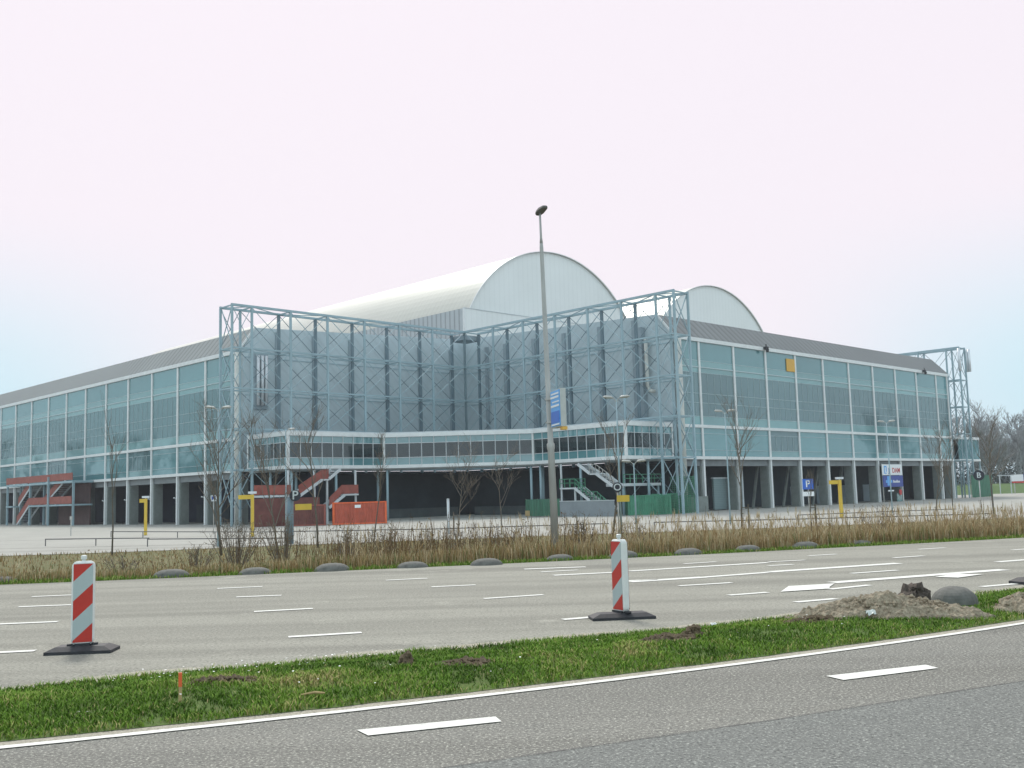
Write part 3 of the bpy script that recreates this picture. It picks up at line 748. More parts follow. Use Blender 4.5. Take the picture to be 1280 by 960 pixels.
b = MB(); flight(b,(59.2,93.0,3.0),(62.0,93.0,4.65),(0,1,0),1.8); flight(b,(62.9,93.0,4.75),(64.4,93.0,5.8),(0,1,0),1.8,6); b.box(62,62.9,93,94.8,4.6,4.75); b.build('stair_flight', M['dull_white'], rs, RO)
b = MB()
for p, q in (((59.2,93.1,3.1),(62,93.1,4.7)),((62.0,93.1,4.7),(62.9,93.1,4.8))):
    P0 = Vector(p); Q0 = Vector(q); b.face([P0,Q0,Q0+Vector((0,0,.95)),P0+Vector((0,0,.95))]); rail_seg(b,p,q,1.0)
b.build('railing', M['red_paint'], rs, RO)
b = MB(); flight(b,(62.9,93,1.7),(64.9,93,3.0),(0,1,0),1.6,8); b.build('stair_flight', M['dull_white'], rs, RO)
b = MB(); b.box(64.8,66.75,93,94.8,2.95,3.12); b.build('platform', M['dull_white'], rs, RO)
b = MB(); b.box(64.5,66.7,92.98,93.03,3.15,4.1); P0 = Vector((62.9,93.0,1.8)); Q0 = Vector((64.5,93.0,3.1)); b.face([P0,Q0,Q0+Vector((0,0,.98)),P0+Vector((0,0,.98))]); b.build('railing', M['red_paint'], rs, RO)
for v, z1 in ((58.1,5.7),(61.3,5.7),(66.6,5.7),(62.9,4.6)):
    b = MB(); b.box(v-.09,v+.09,93.3,93.48,0,z1); b.build('column', M['dull_white'], rs, RO)
# green staircase
gs = thing('staircase', 'green railed staircase with pale stringers below the walkway, right of the street lamp', 'staircase', sc(82.5,74), PHI)
GO = (82.5,74,0)
b = MB(); flight(b,(82.5,74.85,5.6),(82.5,73.2,4.55),(1,0,0),1.6,7); b.box(82.5,84,72.3,73.2,4.4,4.55); flight(b,(82.5,72.3,4.5),(82.5,69.9,3.05),(1,0,0),1.6,9); b.build('stair_flight', M['dull_white'], gs, GO)
b = MB(); rail_seg(b,(82.5,72.3,4.5),(82.5,69.9,3.05),1,5); rail_seg(b,(82.5,73.2,4.5),(82.5,72.3,4.5),1,2); b.build('railing', M['galv'], gs, GO)
b = MB(); b.box(82.5,84.2,75.4,77.6,2.95,3.12); b.build('platform', M['dull_white'], gs, GO)
b = MB(); flight(b,(82.5,75.4,3.05),(82.5,73.3,1.65),(1,0,0),1.6,8); flight(b,(82.5,72.2,1.6),(82.5,70.9,.7),(1,0,0),1.6,6); b.box(82.5,84,72.2,73.3,1.5,1.65); b.build('stair_flight', M['dull_white'], gs, GO)
b = MB(); rail_seg(b,(82.5,77.6,3.1),(82.5,75.4,3.1),.95,3,.07); rail_seg(b,(82.5,75.4,3.1),(82.5,73.2,1.65),.95,4,.07); rail_seg(b,(82.5,73.2,1.65),(82.5,72.2,1.65),.95,2,.07); rail_seg(b,(82.5,72.2,1.6),(82.5,70.9,.7),.95,3,.07); rail_seg(b,(84.2,77.6,3.1),(84.2,75.4,3.1),.95,3,.07); b.build('railing', M['green_paint'], gs, GO)
for u in (77.5,75.5):
    b = MB(); b.box(82.6,82.76,u-.08,u+.08,0,5.7 if u > 76 else 2.9); b.build('column', M['dull_white'], gs, GO)
gp = thing('landing', 'raised landing with green railing under the right end of the walkway', 'platform', sc(88,71), PHI)
b = MB(); b.box(84.9,91.3,70.5,73,3.1,3.4); b.build('deck', M['dull_white'], gp, (88,71,0))
b = MB(); rail_seg(b,(84.9,70.5,3.4),(91.2,70.5,3.4),.95,6,.07); rail_seg(b,(91.2,70.5,3.4),(91.2,73,3.4),.95,2,.07); b.build('railing', M['green_paint'], gp, (88,71,0))
for v in (85.1,91.1):
    b = MB(); b.box(v-.1,v+.1,70.7,70.9,0,3.1); b.build('column', M['steel'], gp, (88,71,0))

def corrugated(b, p0, p1, z0, z1, n, dep=.05, m=0):
    p0 = Vector((*p0,0)); p1 = Vector((*p1,0)); d = (p1-p0); nn = Vector((d.y,-d.x,0)).normalized()*dep
    pts = []
    for i in range(n*4+1):
        t = i/(n*4); k = i%4; pts.append(p0+d*t+(nn if k in (1,2) else Vector()))
    for a, c in zip(pts, pts[1:]): b.face([(a.x,a.y,z0),(c.x,c.y,z0),(c.x,c.y,z1),(a.x,a.y,z1)], m)
def container(label, v, u, rz, ln, hh, body, doors, plate=True):
    t = thing('container', label, 'container', sc(v,u), PHI+rz)
    b = MB(); w2 = 1.2; l2 = ln/2
    corrugated(b,(-l2+.1,-w2),(l2-.1,-w2),.15,hh-.12,16); corrugated(b,(l2-.1,w2),(-l2+.1,w2),.15,hh-.12,16)
    corrugated(b,(-l2,w2-.1),(-l2,-w2+.1),.15,hh-.12,7)
    b.box(-l2+.05,l2-.05,-w2+.05,w2-.05,hh-.14,hh-.06); b.box(-l2+.05,l2-.05,-w2+.05,w2-.05,.1,.16)
    b.build('body', body, t)
    b = MB()
    for x in (-l2,l2):
        for y in (-w2,w2): b.box(x-.1,x+.1,y-.1,y+.1,0,hh)
    for y in (-w2,w2): b.box(-l2,l2,y-.07,y+.07,hh-.14,hh-.01); b.box(-l2,l2,y-.07,y+.07,.02,.15)
    for x in (-l2,l2): b.box(x-.07,x+.07,-w2,w2,hh-.14,hh-.012); b.box(x-.07,x+.07,-w2,w2,.022,.15)
    b.build('frame', doors, t)
    for s in (-1,1):
        b = MB(); b.box(l2-.06,l2-.0,min(0,s*(w2-.12))+.01*(s>0),max(0,s*(w2-.12))-.01*(s<0),.17,hh-.16)
        d = b.build('door', doors, t)
        b = MB(); b.tube([(l2+.04,s*.45,.2),(l2+.04,s*.45,hh-.2)],[.03,.03],6); b.build('lock_rod', M['galv'], d)
    if plate:
        b = MB(); b.box(-.5,.1,-w2-.075,-w2-.055,hh-.6,hh-.3); b.build('plate', M['sign_white'], t)
    return t
container('red shipping container with orange-red door end standing before the dark undercroft', 62.2,86.6, -.58, 5.2, 2.25, M['container_red'], M['orange_red'])
container('dark red site container half hidden by shrubs left of the orange-red one', 58.0,89.4, -.6, 3.2, 2.1, M['dark_red'], M['red_paint'], False)
container('green site container behind tall reeds beside the right steel frame', 87.4,69.4, -.75, 4.4, 2.1, M['green_paint'], M['green_paint'], False)
container('green container with pale vented doors nearest the right corner column', 90.2,69.5, -.75, 2.6, 2.2, M['green_net'], M['green_paint'], False)
tp = thing('site_fence', 'green tarpaulin fence standing left of the grey hoarding', 'fence', sc(82.5,80.3), PHI)
b = MB(); corrugated(b,(82.5,83.0),(82.5,77.7),.08,1.95,12,.05); b.build('tarpaulin', M['green_net'], tp, (82.5,80.3,0))
for u in (77.7,79.5,81.2,83.0):
    b = MB(); b.tube([(82.6,u,0),(82.6,u,2.0)],[.03,.03],6); b.build('post', M['galv'], tp, (82.5,80.3,0))
b = MB(); b.box(82.42,82.47,82.3,83,.1,.7); b.build('board', M['wood'], tp, (82.5,80.3,0))
hd = thing('hoarding', 'plain grey hoarding wall below the green staircase', 'fence', sc(82.5,73.7), PHI)
b = MB(); b.box(82.42,82.52,69.9,77.6,0,1.62); b.build('boards', M['grey_board'], hd, (82.5,73.7,0))
b = MB(); b.box(82.38,82.56,69.9,77.6,1.625,1.7); b.build('capping', M['dull_white'], hd, (82.5,73.7,0))
for u in (71,73.5,76):
    b = MB(); b.box(82.53,82.62,u,u+.1,0,1.6); b.build('post', M['galv'], hd, (82.5,73.7,0))
nf = thing('mesh_fence', 'tall green mesh fence wrapped round the right corner column', 'fence', sc(93.2,68.9), PHI)
def meshpanel(b, p0, p1, z0, z1, st=.35, w=.03):
    p0 = Vector((*p0,0)); p1 = Vector((*p1,0)); n = max(2,int((p1-p0).length/st)); z = Vector((0,0,1))
    for i in range(n+1): q = p0.lerp(p1,i/n); b.bar(q+z*z0,q+z*z1,w)
    k = int((z1-z0)/st)
    for i in range(k+1): zz = z0+(z1-z0)*i/k; b.bar(p0+z*zz,p1+z*zz,w)
b = MB(); meshpanel(b,(92.6,68.7),(94.9,68.7),.05,4.0,.22,.045); meshpanel(b,(92.6,68.7),(92.6,70.2),.05,4.0,.22,.045); b.build('mesh', M['green_paint'], nf, (93.2,68.9,0))
b = MB(); b.bar((92.6,68.7,0),(92.6,68.7,4.1),.09); b.bar((94.9,68.7,0),(94.9,68.7,4.1),.09); b.build('post', M['green_paint'], nf, (93.2,68.9,0))
nf2 = thing('mesh_fence', 'low green mesh fence running left from the right corner column', 'fence', sc(89.5,67.4), PHI)
b = MB(); meshpanel(b,(86.4,67.4),(92.4,67.4),.05,1.9,.25,.035); b.build('mesh', M['green_paint'], nf2, (89.5,67.4,0))
for v in (86.4,89.4,92.4):
    b = MB(); b.bar((v,67.4,0),(v,67.4,2.0),.07); b.build('post', M['green_paint'], nf2, (89.5,67.4,0))
lw = MB(); lw.box(93.2,97.9,69.0,69.25,0,1.75); tag(lw.build('low_wall', M['concrete'], None, (0,0,0)), 'low pale wall between the right corner column and first pier', 'wall')
o = bpy.data.objects[-1] if False else [x for x in COL.objects if x.name == 'low_wall' or x.name.startswith('low_wall')][-1]
for x in COL.objects:
    if x.name.startswith('low_wall') and x.parent is None:
        x.data.transform(Matrix.Translation((-95.5,-69.1,0))); x.location = sc(95.5,69.1); x.rotation_euler = (0,0,PHI)
ff = thing('site_fence', 'green sheeted fence under the far right glass walkway stub', 'fence', sc(173,68.2), PHI)
b = MB(); corrugated(b,(169.5,68.2),(178,68.2),.05,3.6,14,.06); b.build('sheeting', M['green_net'], ff, (173,68.2,0))
for v in (169.5,173.7,178):
    b = MB(); b.bar((v,68.3,0),(v,68.3,3.8),.1); b.build('post', M['galv'], ff, (173,68.2,0))
# red gantry stairs at the far left
ga = thing('stair_gantry', 'red railed steel stair gantry standing against the far left facade', 'staircase', sc(56.5,159), PHI)
AO = (56.5,159,0)
for u, z1, v in ((172.8,6.4,56.5),(170.2,6.4,57.6),(163.0,6.4,56.5),(160.3,6.4,57.6),(154.8,7.0,56.2),(146.3,6.2,56.5)):
    b = MB(); b.box(v-.13,v+.13,u-.13,u+.13,0,z1); b.build('column', M['steel'], ga, AO)
b = MB(); b.box(56.3,59.2,146.2,163.2,5.95,6.25); b.box(56.3,59.2,163.2,172.9,5.95,6.25); b.build('upper_deck', M['steel'], ga, AO)
b = MB(); b.box(56.3,59.2,146.2,163.2,2.75,2.98); b.box(56.3,59.2,170.3,172.9,2.75,2.98); b.build('lower_deck', M['steel'], ga, AO)
b = MB(); b.box(56.28,56.34,146.2,172.9,6.35,7.35); b.build('railing', M['red_paint'], ga, AO)
b = MB(); b.box(56.28,56.34,146.4,162.9,3.05,4.1); b.build('railing', M['red_paint'], ga, AO)
b = MB(); b.box(58.9,59.1,146.6,158,.0,5.9); b.build('rear_wall', M['gantry_wall'], ga, AO)
for p, q in (((56.5,168.4,.1),(56.5,163.3,2.95)),((56.9,169.0,3.0),(56.9,163.6,6.0)),((57.0,158.5,3.0),(57.0,151.5,6.0))):
    b = MB(); flight(b,p,q,(1,0,0),1.5,12); b.build('stair_flight', M['dull_white'], ga, AO)
    b = MB(); P0 = Vector(p); Q0 = Vector(q); b.face([P0+Vector((-.05,0,.15)),Q0+Vector((-.05,0,.15)),Q0+Vector((-.05,0,1.15)),P0+Vector((-.05,0,1.15))]); b.bar(P0+Vector((-.05,0,1.15)),Q0+Vector((-.05,0,1.15)),.07); b.build('railing', M['red_paint'], ga, AO)

# ------------------------------------------------------------------ sign boards on the building
jd = thing('sign_board', 'white and blue company board reading J. DAM hung between two facade piers', 'sign', sc(144,69.2), PHI)
b = MB(); b.box(-3.1,3.2,-.06,.0,3.85,5.4); b.build('upper_panel', M['sign_white'], jd)
b = MB(); b.box(-3.0,3.25,-.07,.0,2.15,3.78); b.build('lower_panel', M['sign_navy'], jd)
b = MB()
for x0,x1,z0,z1 in ((-2.55,-2.3,4.05,5.2),(-2.3,-1.75,5.0,5.2),(-1.95,-1.7,4.35,5.0),(-2.3,-1.8,4.05,4.2)): b.box(x0,x1,-.08,-.063,z0,z1)
b.build('emblem', M['sign_sky'], jd)
text_mesh('lettering', 'J.', 1.0, M['sign_navy'], jd, (-.95,-.07,4.5), (math.pi/2,0,0))
text_mesh('lettering', 'DAM', 1.0, M['sign_red'], jd, (1.25,-.07,4.5), (math.pi/2,0,0), sx=1.15)
b = MB()
for x0,x1,z0,z1 in ((-1.75,-1.0,2.35,3.7),(-2.2,-.2,2.75,3.15)): b.box(x0,x1,-.085 if x1 < -.5 else -.08,-.073,z0,z1)
b.build('emblem', M['sign_sky'], jd)
b = MB()
for i in range(6): b.box(.1+i*.36,.36+i*.36,-.085,-.073,2.75,3.02+.12*(i%3==0))
b.build('lettering', M['sign_white'], jd)
b = MB(); b.box(-1.6,.2,-.06,0,1.5,1.7); b.build('name_strip', M['sign_white'], jd)
b = MB(); b.tube([(2.2,-.1,1.35),(2.2,-.02,1.35)],[.42,.42],16); b.build('round_sign', M['sign_red'], jd)
b = MB(); b.box(1.3,2.9,0.05,.15,0,1.2); b.build('pale_panel', M['glass_pale'], jd)
for x in (-2.9,3.1):
    b = MB(); b.box(x-.06,x+.06,.002,.1,0,5.5); b.build('post', M['galv'], jd)

def face_cam(p):   # yaw so that local -Y looks back towards the road
    return math.atan2(-p[0], p[1])*1.0
def lot_sign(label, loc, body, letter_h, z, board, letter_mat, wd, plate=None, post_r=.04, tilt=0, group=None, shape='round'):
    t = thing('parking_sign', label, 'sign', loc, math.atan2(loc[1],loc[0])-math.pi/2+tilt, group)
    px_ = -.28 if post_r > .1 else 0
    b = MB(); b.tube([(px_,.06+post_r,0),(px_,.06+post_r,z-.1)],[post_r,post_r],10); b.build('post', M['steel_rear'] if post_r > .1 else M['galv'], t, smooth=True)
    b = MB()
    if shape == 'round':
        pts = [(math.cos(2*math.pi*i/20)*wd, math.sin(2*math.pi*i/20)*wd) for i in range(20)]
    else: pts = [(-wd,-wd),(wd,-wd),(wd,wd),(-wd,wd)]
    b.face([(x,-.03,z+y) for x,y in pts]); b.face([(x,.01,z+y) for x,y in reversed(pts)])
    for i in range(len(pts)): a = pts[i]; c = pts[(i+1)%len(pts)]; b.face([(a[0],.01,z+a[1]),(c[0],.01,z+c[1]),(c[0],-.03,z+c[1]),(a[0],-.03,z+a[1])])
    b.build('board', board, t)
    text_mesh('letter', body, letter_h, letter_mat, t, (0,-.045,z), (math.pi/2,0,0))
    if plate:
        x0,x1,z0,z1,pm = plate; b = MB(); b.box(x0,x1,-.05,-.01,z0,z1); b.build('plate', pm, t)
    return t
ps = lot_sign('dark board with white letter P over a yellow plate on a thick grey post', (-12.9,60.6,LOT), 'P', .72, 2.8, M['sign_dark'], M['dull_white'], .33, (.0,.95,1.95,2.3,M['yellow']), .2)
lot_sign('dark board with white ring letter O over a yellow plate beside the green staircase', (5.5,55.5,LOT), 'O', .52, 2.72, M['sign_dark'], M['dull_white'], .27, (-.05,.62,1.95,2.3,M['yellow']), .04)
lot_sign('dark board with white letter B before the far wood', (40.5,90.2,LOT), 'B', .65, 3.05, M['sign_dark'], M['dull_white'], .45, None, .05)
lot_sign('blue parking sign with white P and white plate below under the right facade', (29.3,103.4,LOT), 'P', .95, 2.75, M['sign_blue'], M['sign_white'], .52, (-.55,.55,1.55,2.0,M['sign_white']), .05, shape='sq')
lot_sign('small white sign marked M on a slim post near the left columns', (-24.5,84,LOT), 'M', .42, 2.9, M['dull_white'], M['sign_navy'], .24, None, .03, shape='sq')
# white post and small post in the lot
b = MB(); b.tube([(0,0,0),(0,0,2.3)],[.09,.09],10); b.tube([(0,0,2.3),(0,0,2.36)],[.11,.08],10); o = tag(b.build('post', M['dull_white'], smooth=True), 'short white post left of the lamp before the dark undercroft', 'post'); o.location = (-4.55,70,LOT)
b = MB(); b.tube([(0,0,0),(0,0,1.5)],[.05,.05],8); b.box(-.09,.09,-.09,.09,1.4,1.7); o = tag(b.build('post', M['galv']), 'small dark post on the lot right of the red gantry', 'post'); o.location = (-39.5,92,LOT)

# yellow height posts
yp = [(-31.05,86.9,'yellow post with short arm in front of the left facade columns',.5,3.05),(-19.11,75.2,'yellow post with long arm beside the dark red wall',1.0,3.05),(25.56,81.4,'yellow post with short arm before the right facade',.85,2.95)]
for x, y, lab, arm, hh in yp:
    t = thing('height_post', lab, 'post', (x,y,LOT), .15, 'yellow arm posts on the parking lot')
    b = MB(); b.box(-.11,.11,-.11,.11,0,hh); b.build('post', M['yellow'], t)
    b = MB(); b.box(-arm,-.112,-.08,.08,hh-.33,hh-.02); b.build('arm', M['yellow'], t)
    b = MB(); b.box(-.3,.3,-.12,.12,hh+.05,hh+.22); b.bar((0,0,hh),(0,0,hh+.06),.06); b.build('lamp', M['duct'], t)

# low guard rails
def rail(label, pts, z=.45, grp='low dark guard rails on the parking lot'):
    o = Vector((*pts[0],LOT)); t = thing('guard_rail', label, 'guard rail', o, 0, grp)
    b = MB(); n = 0
    for a, c in zip(pts, pts[1:]): b.bar(Vector((*a,LOT+z))-o, Vector((*c,LOT+z))-o, .03, .06)
    b.build('rail', M['rail'], t)
    for a, c in zip(pts, pts[1:]):
        A = Vector((*a,LOT)); C = Vector((*c,LOT)); k = max(1,int((C-A).length/4))
        for i in range(k):
            q = A.lerp(C,i/k)-o; b = MB(); b.bar(q, q+Vector((0,0,z+.03)), .05); b.build('post', M['rail'], t)
rail('long low dark guard rail at the far left of the lot', [(-32.8,83.98),(-17.85,71.2)])
rail('low dark guard rail behind the bare trees left of the lamp', [(-17.5,70.9),(-5.37,66.6),(6.09,68.0)])
rail('low dark guard rail behind the tall reeds on the right', [(9,67.6),(17.95,65.9),(30.27,66.0)])
rail('near low guard rail left of the multi-stem tree', [(-30.95,68.23),(-22.81,64.5)])
rail('near low guard rail between the yellow posts', [(-22.2,62.5),(-12.5,57.5)])
rail('short upper guard rail on the right by the yellow post', [(20.5,75.5),(30,79),(34,80)])

# ------------------------------------------------------------------ double lot lamps
def lot_lamp(label, loc, hh, single=False):
    t = thing('lot_lamp', label, 'street lamp', (*loc,LOT), math.atan2(loc[1],loc[0])-math.pi/2, 'thin lamps on the parking lot')
    b = MB(); b.tube([(0,0,0),(0,0,hh*.5),(0,0,hh-.1)],[.06,.045,.03],8); b.build('pole', M['steel'], t, smooth=True)
    for s in ((1,) if single else (-1,1)):
        b = MB(); b.tube([(0,0,hh-.25),(s*.1,0,hh-.08),(s*.2,0,hh)],[.025]*3,6); b.build('arm', M['galv'], t)
        b = MB(); b.tube([(s*.18,0,hh),(s*.28,0,hh+.03),(s*.62,0,hh+.06),(s*.74,0,hh+.06)],[.04,.075,.075,.025],8); b.build('lamp_head', M['galv'], t, smooth=True)
lot_lamp('thin double lamp in front of the left facade beside the multi-stem tree', (-17.16,59.73), 8.0)
lot_lamp('thin single-armed lamp in front of the left walkway corner', (-17.59,79.35), 8.0, True)
lot_lamp('thin double lamp behind the right end of the notch frame', (5.67,55.95), 7.6)
lot_lamp('thin double lamp before the second bay of the right facade', (15.12,73.19), 8.0)
lot_lamp('thin double lamp before the far bays of the right facade', (32.91,90.61), 8.0)
lot_lamp('short double lamp under the right bend of the walkway', (7.3,63.0), 4.3)

# ------------------------------------------------------------------ main street lamp
lamp = thing('street_lamp', 'tall tapered grey street lamp with a blue sign box on the verge', 'street lamp', (1.08,28.75,-.02), 0)
lamp.rotation_euler = (0,R(-.85),0)
b = MB(); b.tube([(0,0,0),(0,0,2.95),(0,0,3.0),(0,0,3.12),(0,0,3.16),(0,0,8.7),(0,0,8.85)],[.115,.095,.112,.112,.08,.055,.048],14); b.build('pole', M['lampgrey'], lamp, smooth=True)
b = MB(); b.tube([(0,0,8.85),(0,0,9.0),(0,0,9.75)],[.05,.035,.03],10); b.build('top_pole', M['lampgrey'], lamp, smooth=True)
b = MB()
for s in (0,1): pass
d = Vector((.22,-.28,.17)); a = Vector((.25,.16,0))
P0 = Vector((-.08,.1,9.72))
pr = [(-.04,.04,.0),(.3,-.34,.2)]
ax = Vector((.30,-.36,.16)); sd_ = Vector((.19,.16,0)).normalized()
prof = [(0,.07,.05),(.12,.13,.09),(.45,.16,.1),(.85,.13,.07),(1.0,.07,.04)]
ring = []
for t_, hw, hh in prof:
    c = P0+ax*t_*.85; hw *= .85; hh *= .85; ring.append([tuple(c-sd_*hw), tuple(c-sd_*hw*.7+Vector((0,0,hh))), tuple(c+sd_*hw*.7+Vector((0,0,hh))), tuple(c+sd_*hw), tuple(c+sd_*hw*.7-Vector((0,0,hh*.6))), tuple(c-sd_*hw*.7-Vector((0,0,hh*.6)))])
for ra, rb in zip(ring, ring[1:]):
    for i in range(6): b.face([ra[i],ra[(i+1)%6],rb[(i+1)%6],rb[i]])
b.face(ring[0]); b.face(list(reversed(ring[-1])))
b.build('lamp_head', M['lamphead'], lamp)
# sign box: mounted on the road side of the pole, seen nearly edge on
sg = thing('sign_box', 'blue and white advertising box fixed high on the street lamp', 'sign', (1.2,28.2,3.5), R(14))
b = MB(); b.box(-.03,.13,-.5,.4,0.02,1.06); b.build('case', M['signbox'], sg)
b = MB(); b.box(-.05,-.031,-.48,.38,.05,1.03); b.build('blue_face', M['sign_sky'], sg)
b = MB(); b.box(-.058,-.051,-.46,.36,.14,.46); b.build('blue_field', M['sign_blue'], sg)
for z0, z1, y0, y1 in ((.92,.965,-.44,.28),(.82,.875,-.42,.35),(.70,.735,-.45,.2),(.58,.635,-.45,.32),(.075,.115,-.45,.28)): b = MB(); b.box(-.06 if z0 > .5 else -.064,-.051 if z0 > .5 else -.0585,y0,y1,z0,z1); b.build('text_line', M['sign_white'], sg)
b = MB(); b.bar((-.01,.4,.85),(-.13,.6,.85),.05); b.bar((-.01,.4,.2),(-.13,.6,.2),.05); b.build('bracket', M['galv'], sg)
b = MB(); b.box(-.0,.15,-.5,-.3,-.07,.018); b.build('ballast_box', M['orange_panel'], sg)

# ------------------------------------------------------------------ concrete humps
def hump_mesh(name, m, seed, amp=.03, fr=2):
    b = MB(); nu, nv = 20, 8
    for j in range(nv):
        for i in range(nu):
            def P(i,j):
                a = 2*math.pi*i/nu; t = j/nv*math.pi/2; q = math.cos(t)**.75
                k = 1+amp*noise.noise((math.cos(a)*fr+seed,math.sin(a)*fr,t*fr))
                return (.42*q*math.cos(a)*k, .3*q*math.sin(a)*k, .22*math.sin(t)*k)
            b.face([P(i,j),P(i+1,j),P(i+1,j+1),P(i,j+1)])
    return b.build(name, m, smooth=True)
HP = [(-12.25,24.75),(-8.27,24.9),(-6.31,25.08),(-4.51,25.4),(-2.59,25.78),(-.76,25.95),(1.12,27.1),(2.81,27.45),(4.6,27.95),(6.38,28.75),(8.18,29.5),(10.0,30.35),(11.93,31.45),(13.8,32.55),(15.52,33.3),(17.5,34.4)]
ordn = ['first','second','third','fourth','fifth','sixth','seventh','eighth','ninth','tenth']
h0 = None
for i, (x,y) in enumerate(HP):
    o = hump_mesh('concrete_hump', M['hump'], 1) if h0 is None else dup(h0)
    h0 = h0 or o
    k = i-6
    lab = 'low grey concrete hump at the foot of the street lamp' if k == 0 else f'low grey concrete hump, {ordn[abs(k)-1]} along the verge to the {"left" if k<0 else "right"} of the street lamp'
    tag(o, lab, 'hump', 'concrete humps along the far road edge')
    o.location = (x,y,verge_z(x,y)-.01); o.rotation_euler = (0,0,R(15)+rnd.uniform(-.15,.15)); s = rnd.uniform(.93,1.06); o.scale = (s,s,s*rnd.uniform(.78,.92))
o = hump_mesh('concrete_hump', M['hump'], 5); tag(o, 'large weathered concrete hump dug up beside the sand pile', 'hump'); o.location = (5.85,14.05,.07); o.rotation_euler = (R(4),R(-5),R(22)); o.scale = (.76,.95,1.12)
b = MB()
o = hump_mesh('concrete_hump', M['hump_dark'], 9, .45, 2.3); tag(o, 'muddy dark hump tipped on its edge behind the sand pile', 'hump'); o.location = (5.55,14.65,.12); o.rotation_euler = (R(28),R(-35),R(40)); o.scale = (.52,.66,.72)

# ------------------------------------------------------------------ traffic beacons
def rrect(w, z0, z1, r, n=5):
    pts = []
    for cx, cz, a0 in ((w-r,z0+r,-90),(w-r,z1-r,0),(-w+r,z1-r,90),(-w+r,z0+r,180)):
        for i in range(n+1): a = R(a0+90*i/n); pts.append((cx+r*math.cos(a), cz+r*math.sin(a)))
    return pts
def beacon(label, loc, rz, base_rz, foot=.43):
    t = thing('traffic_beacon', label, 'traffic beacon', (*loc,.0), rz, 'striped road beacons')
    b = MB(); pts = rrect(.128,.092,1.065,.06); D = .055
    # body with bevelled edge
    inn = rrect(.109,.112,1.045,.045)
    for y0, s in ((-D,1),(D,-1)):
        f = [(x,y0,z) for x,z in inn]; b.face(f if s > 0 else list(reversed(f)))
    n = len(pts)
    for i in range(n):
        j = (i+1)%n; a,c = pts[i],pts[j]; ai,ci = inn[i],inn[j]
        b.face([(a[0],-D+.02,a[1]),(c[0],-D+.02,c[1]),(ci[0],-D,ci[1]),(ai[0],-D,ai[1])])
        b.face([(c[0],D-.02,c[1]),(a[0],D-.02,a[1]),(ai[0],D,ai[1]),(ci[0],D,ci[1])])
        b.face([(c[0],-D+.02,c[1]),(a[0],-D+.02,a[1]),(a[0],D-.02,a[1]),(c[0],D-.02,c[1])])
    b.build('panel', M['frame_white'], t, smooth=False)
    # striped foil on both faces: red and white diagonal fields clipped to the panel
    X0,X1,Z0,Z1 = -.107,.109,.122,1.035
    def clip(poly, f):
        out = []
        for i in range(len(poly)):
            p, q = poly[i], poly[(i+1)%len(poly)]; fp, fq = f(p), f(q)
            if fp >= 0: out.append(p)
            if fp*fq < 0: tt = fp/(fp-fq); out.append((p[0]+(q[0]-p[0])*tt, p[1]+(q[1]-p[1])*tt))
        return out
    slope = .2/.216
    foils = {0:MB(),1:MB()}
    for k in range(-2,9):
        c0 = Z0+.02+.23*k; c1 = c0+.23
        poly = [(X0,Z0),(X1,Z0),(X1,Z1),(X0,Z1)]
        poly = clip(poly, lambda p: p[1]-slope*(p[0]-X0)-c0); 
        if len(poly) < 3: continue
        poly = clip(poly, lambda p: c1-(p[1]-slope*(p[0]-X0)))
        if len(poly) < 3: continue
        m = 0 if k%2 else 1
        foils[m].face([(x,-D-.004,z) for x,z in poly]); foils[m].face([(x,D+.004,z) for x,z in reversed(poly)])
    foils[0].build('red_stripes', M['red'], t); foils[1].build('white_stripes', M['panelwhite'], t)
    b = MB(); b.tube([(0,0,1.06),(0,0,1.085),(0,0,1.09),(0,0,1.125),(0,0,1.135)],[.022,.022,.034,.034,.02],12); b.build('top_knob', M['frame_white'], t, smooth=False)
    ft = MB(); L2, W2 = foot,.19
    lo = [(-L2,-W2,0),(L2,-W2,0),(L2,W2,0),(-L2,W2,0)]; mid = [(x*1.0,y*1.0,.035) for x,y,_ in lo]; top = [(x*.73,y*.62,.082) for x,y,_ in lo]
    Rz = Matrix.Rotation(base_rz,3,'Z'); q = lambda p: tuple(Rz@Vector(p))
    for A,C in ((lo,mid),(mid,top)):
        for i in range(4): j=(i+1)%4; ft.face([q(A[i]),q(A[j]),q(C[j]),q(C[i])])
    ft.face([q(p) for p in top])
    fo = ft.build('rubber_foot', M['black'], t)
    b = MB(); b.box(-.085,.085,-.07,.07,.082,.11); b.box(-.17,-.09,-.035,.035,.082,.105); b.box(.09,.17,-.035,.035,.082,.105); b.build('socket', M['black'], t)
    return t
beacon('red and white striped road beacon nearest the left, seen nearly face on', (-5.17,12.42), R(18), R(-13), .38)
beacon('red and white striped road beacon in the middle, seen obliquely', (1.40,14.22), R(-58), R(64))
b = MB()
lo = [(-.45,-.2,0),(.45,-.2,0),(.45,.2,0),(-.45,.2,0)]; mid = [(x,y,.045) for x,y,_ in lo]; top = [(x*.73,y*.62,.1) for x,y,_ in lo]
for A,C in ((lo,mid),(mid,top)):
    for i in range(4): j=(i+1)%4; b.face([A[i],A[j],C[j],C[i]])
b.face(top)
ft = thing('beacon_foot', 'black rubber beacon foot cut by the right edge of the photo', 'beacon foot', (8.72,17.5,0), R(22))
b.build('rubber_slab', M['black'], ft)
b = MB(); b.box(-.085,.085,-.06,.06,.1,.16); b.build('socket', M['black'], ft)

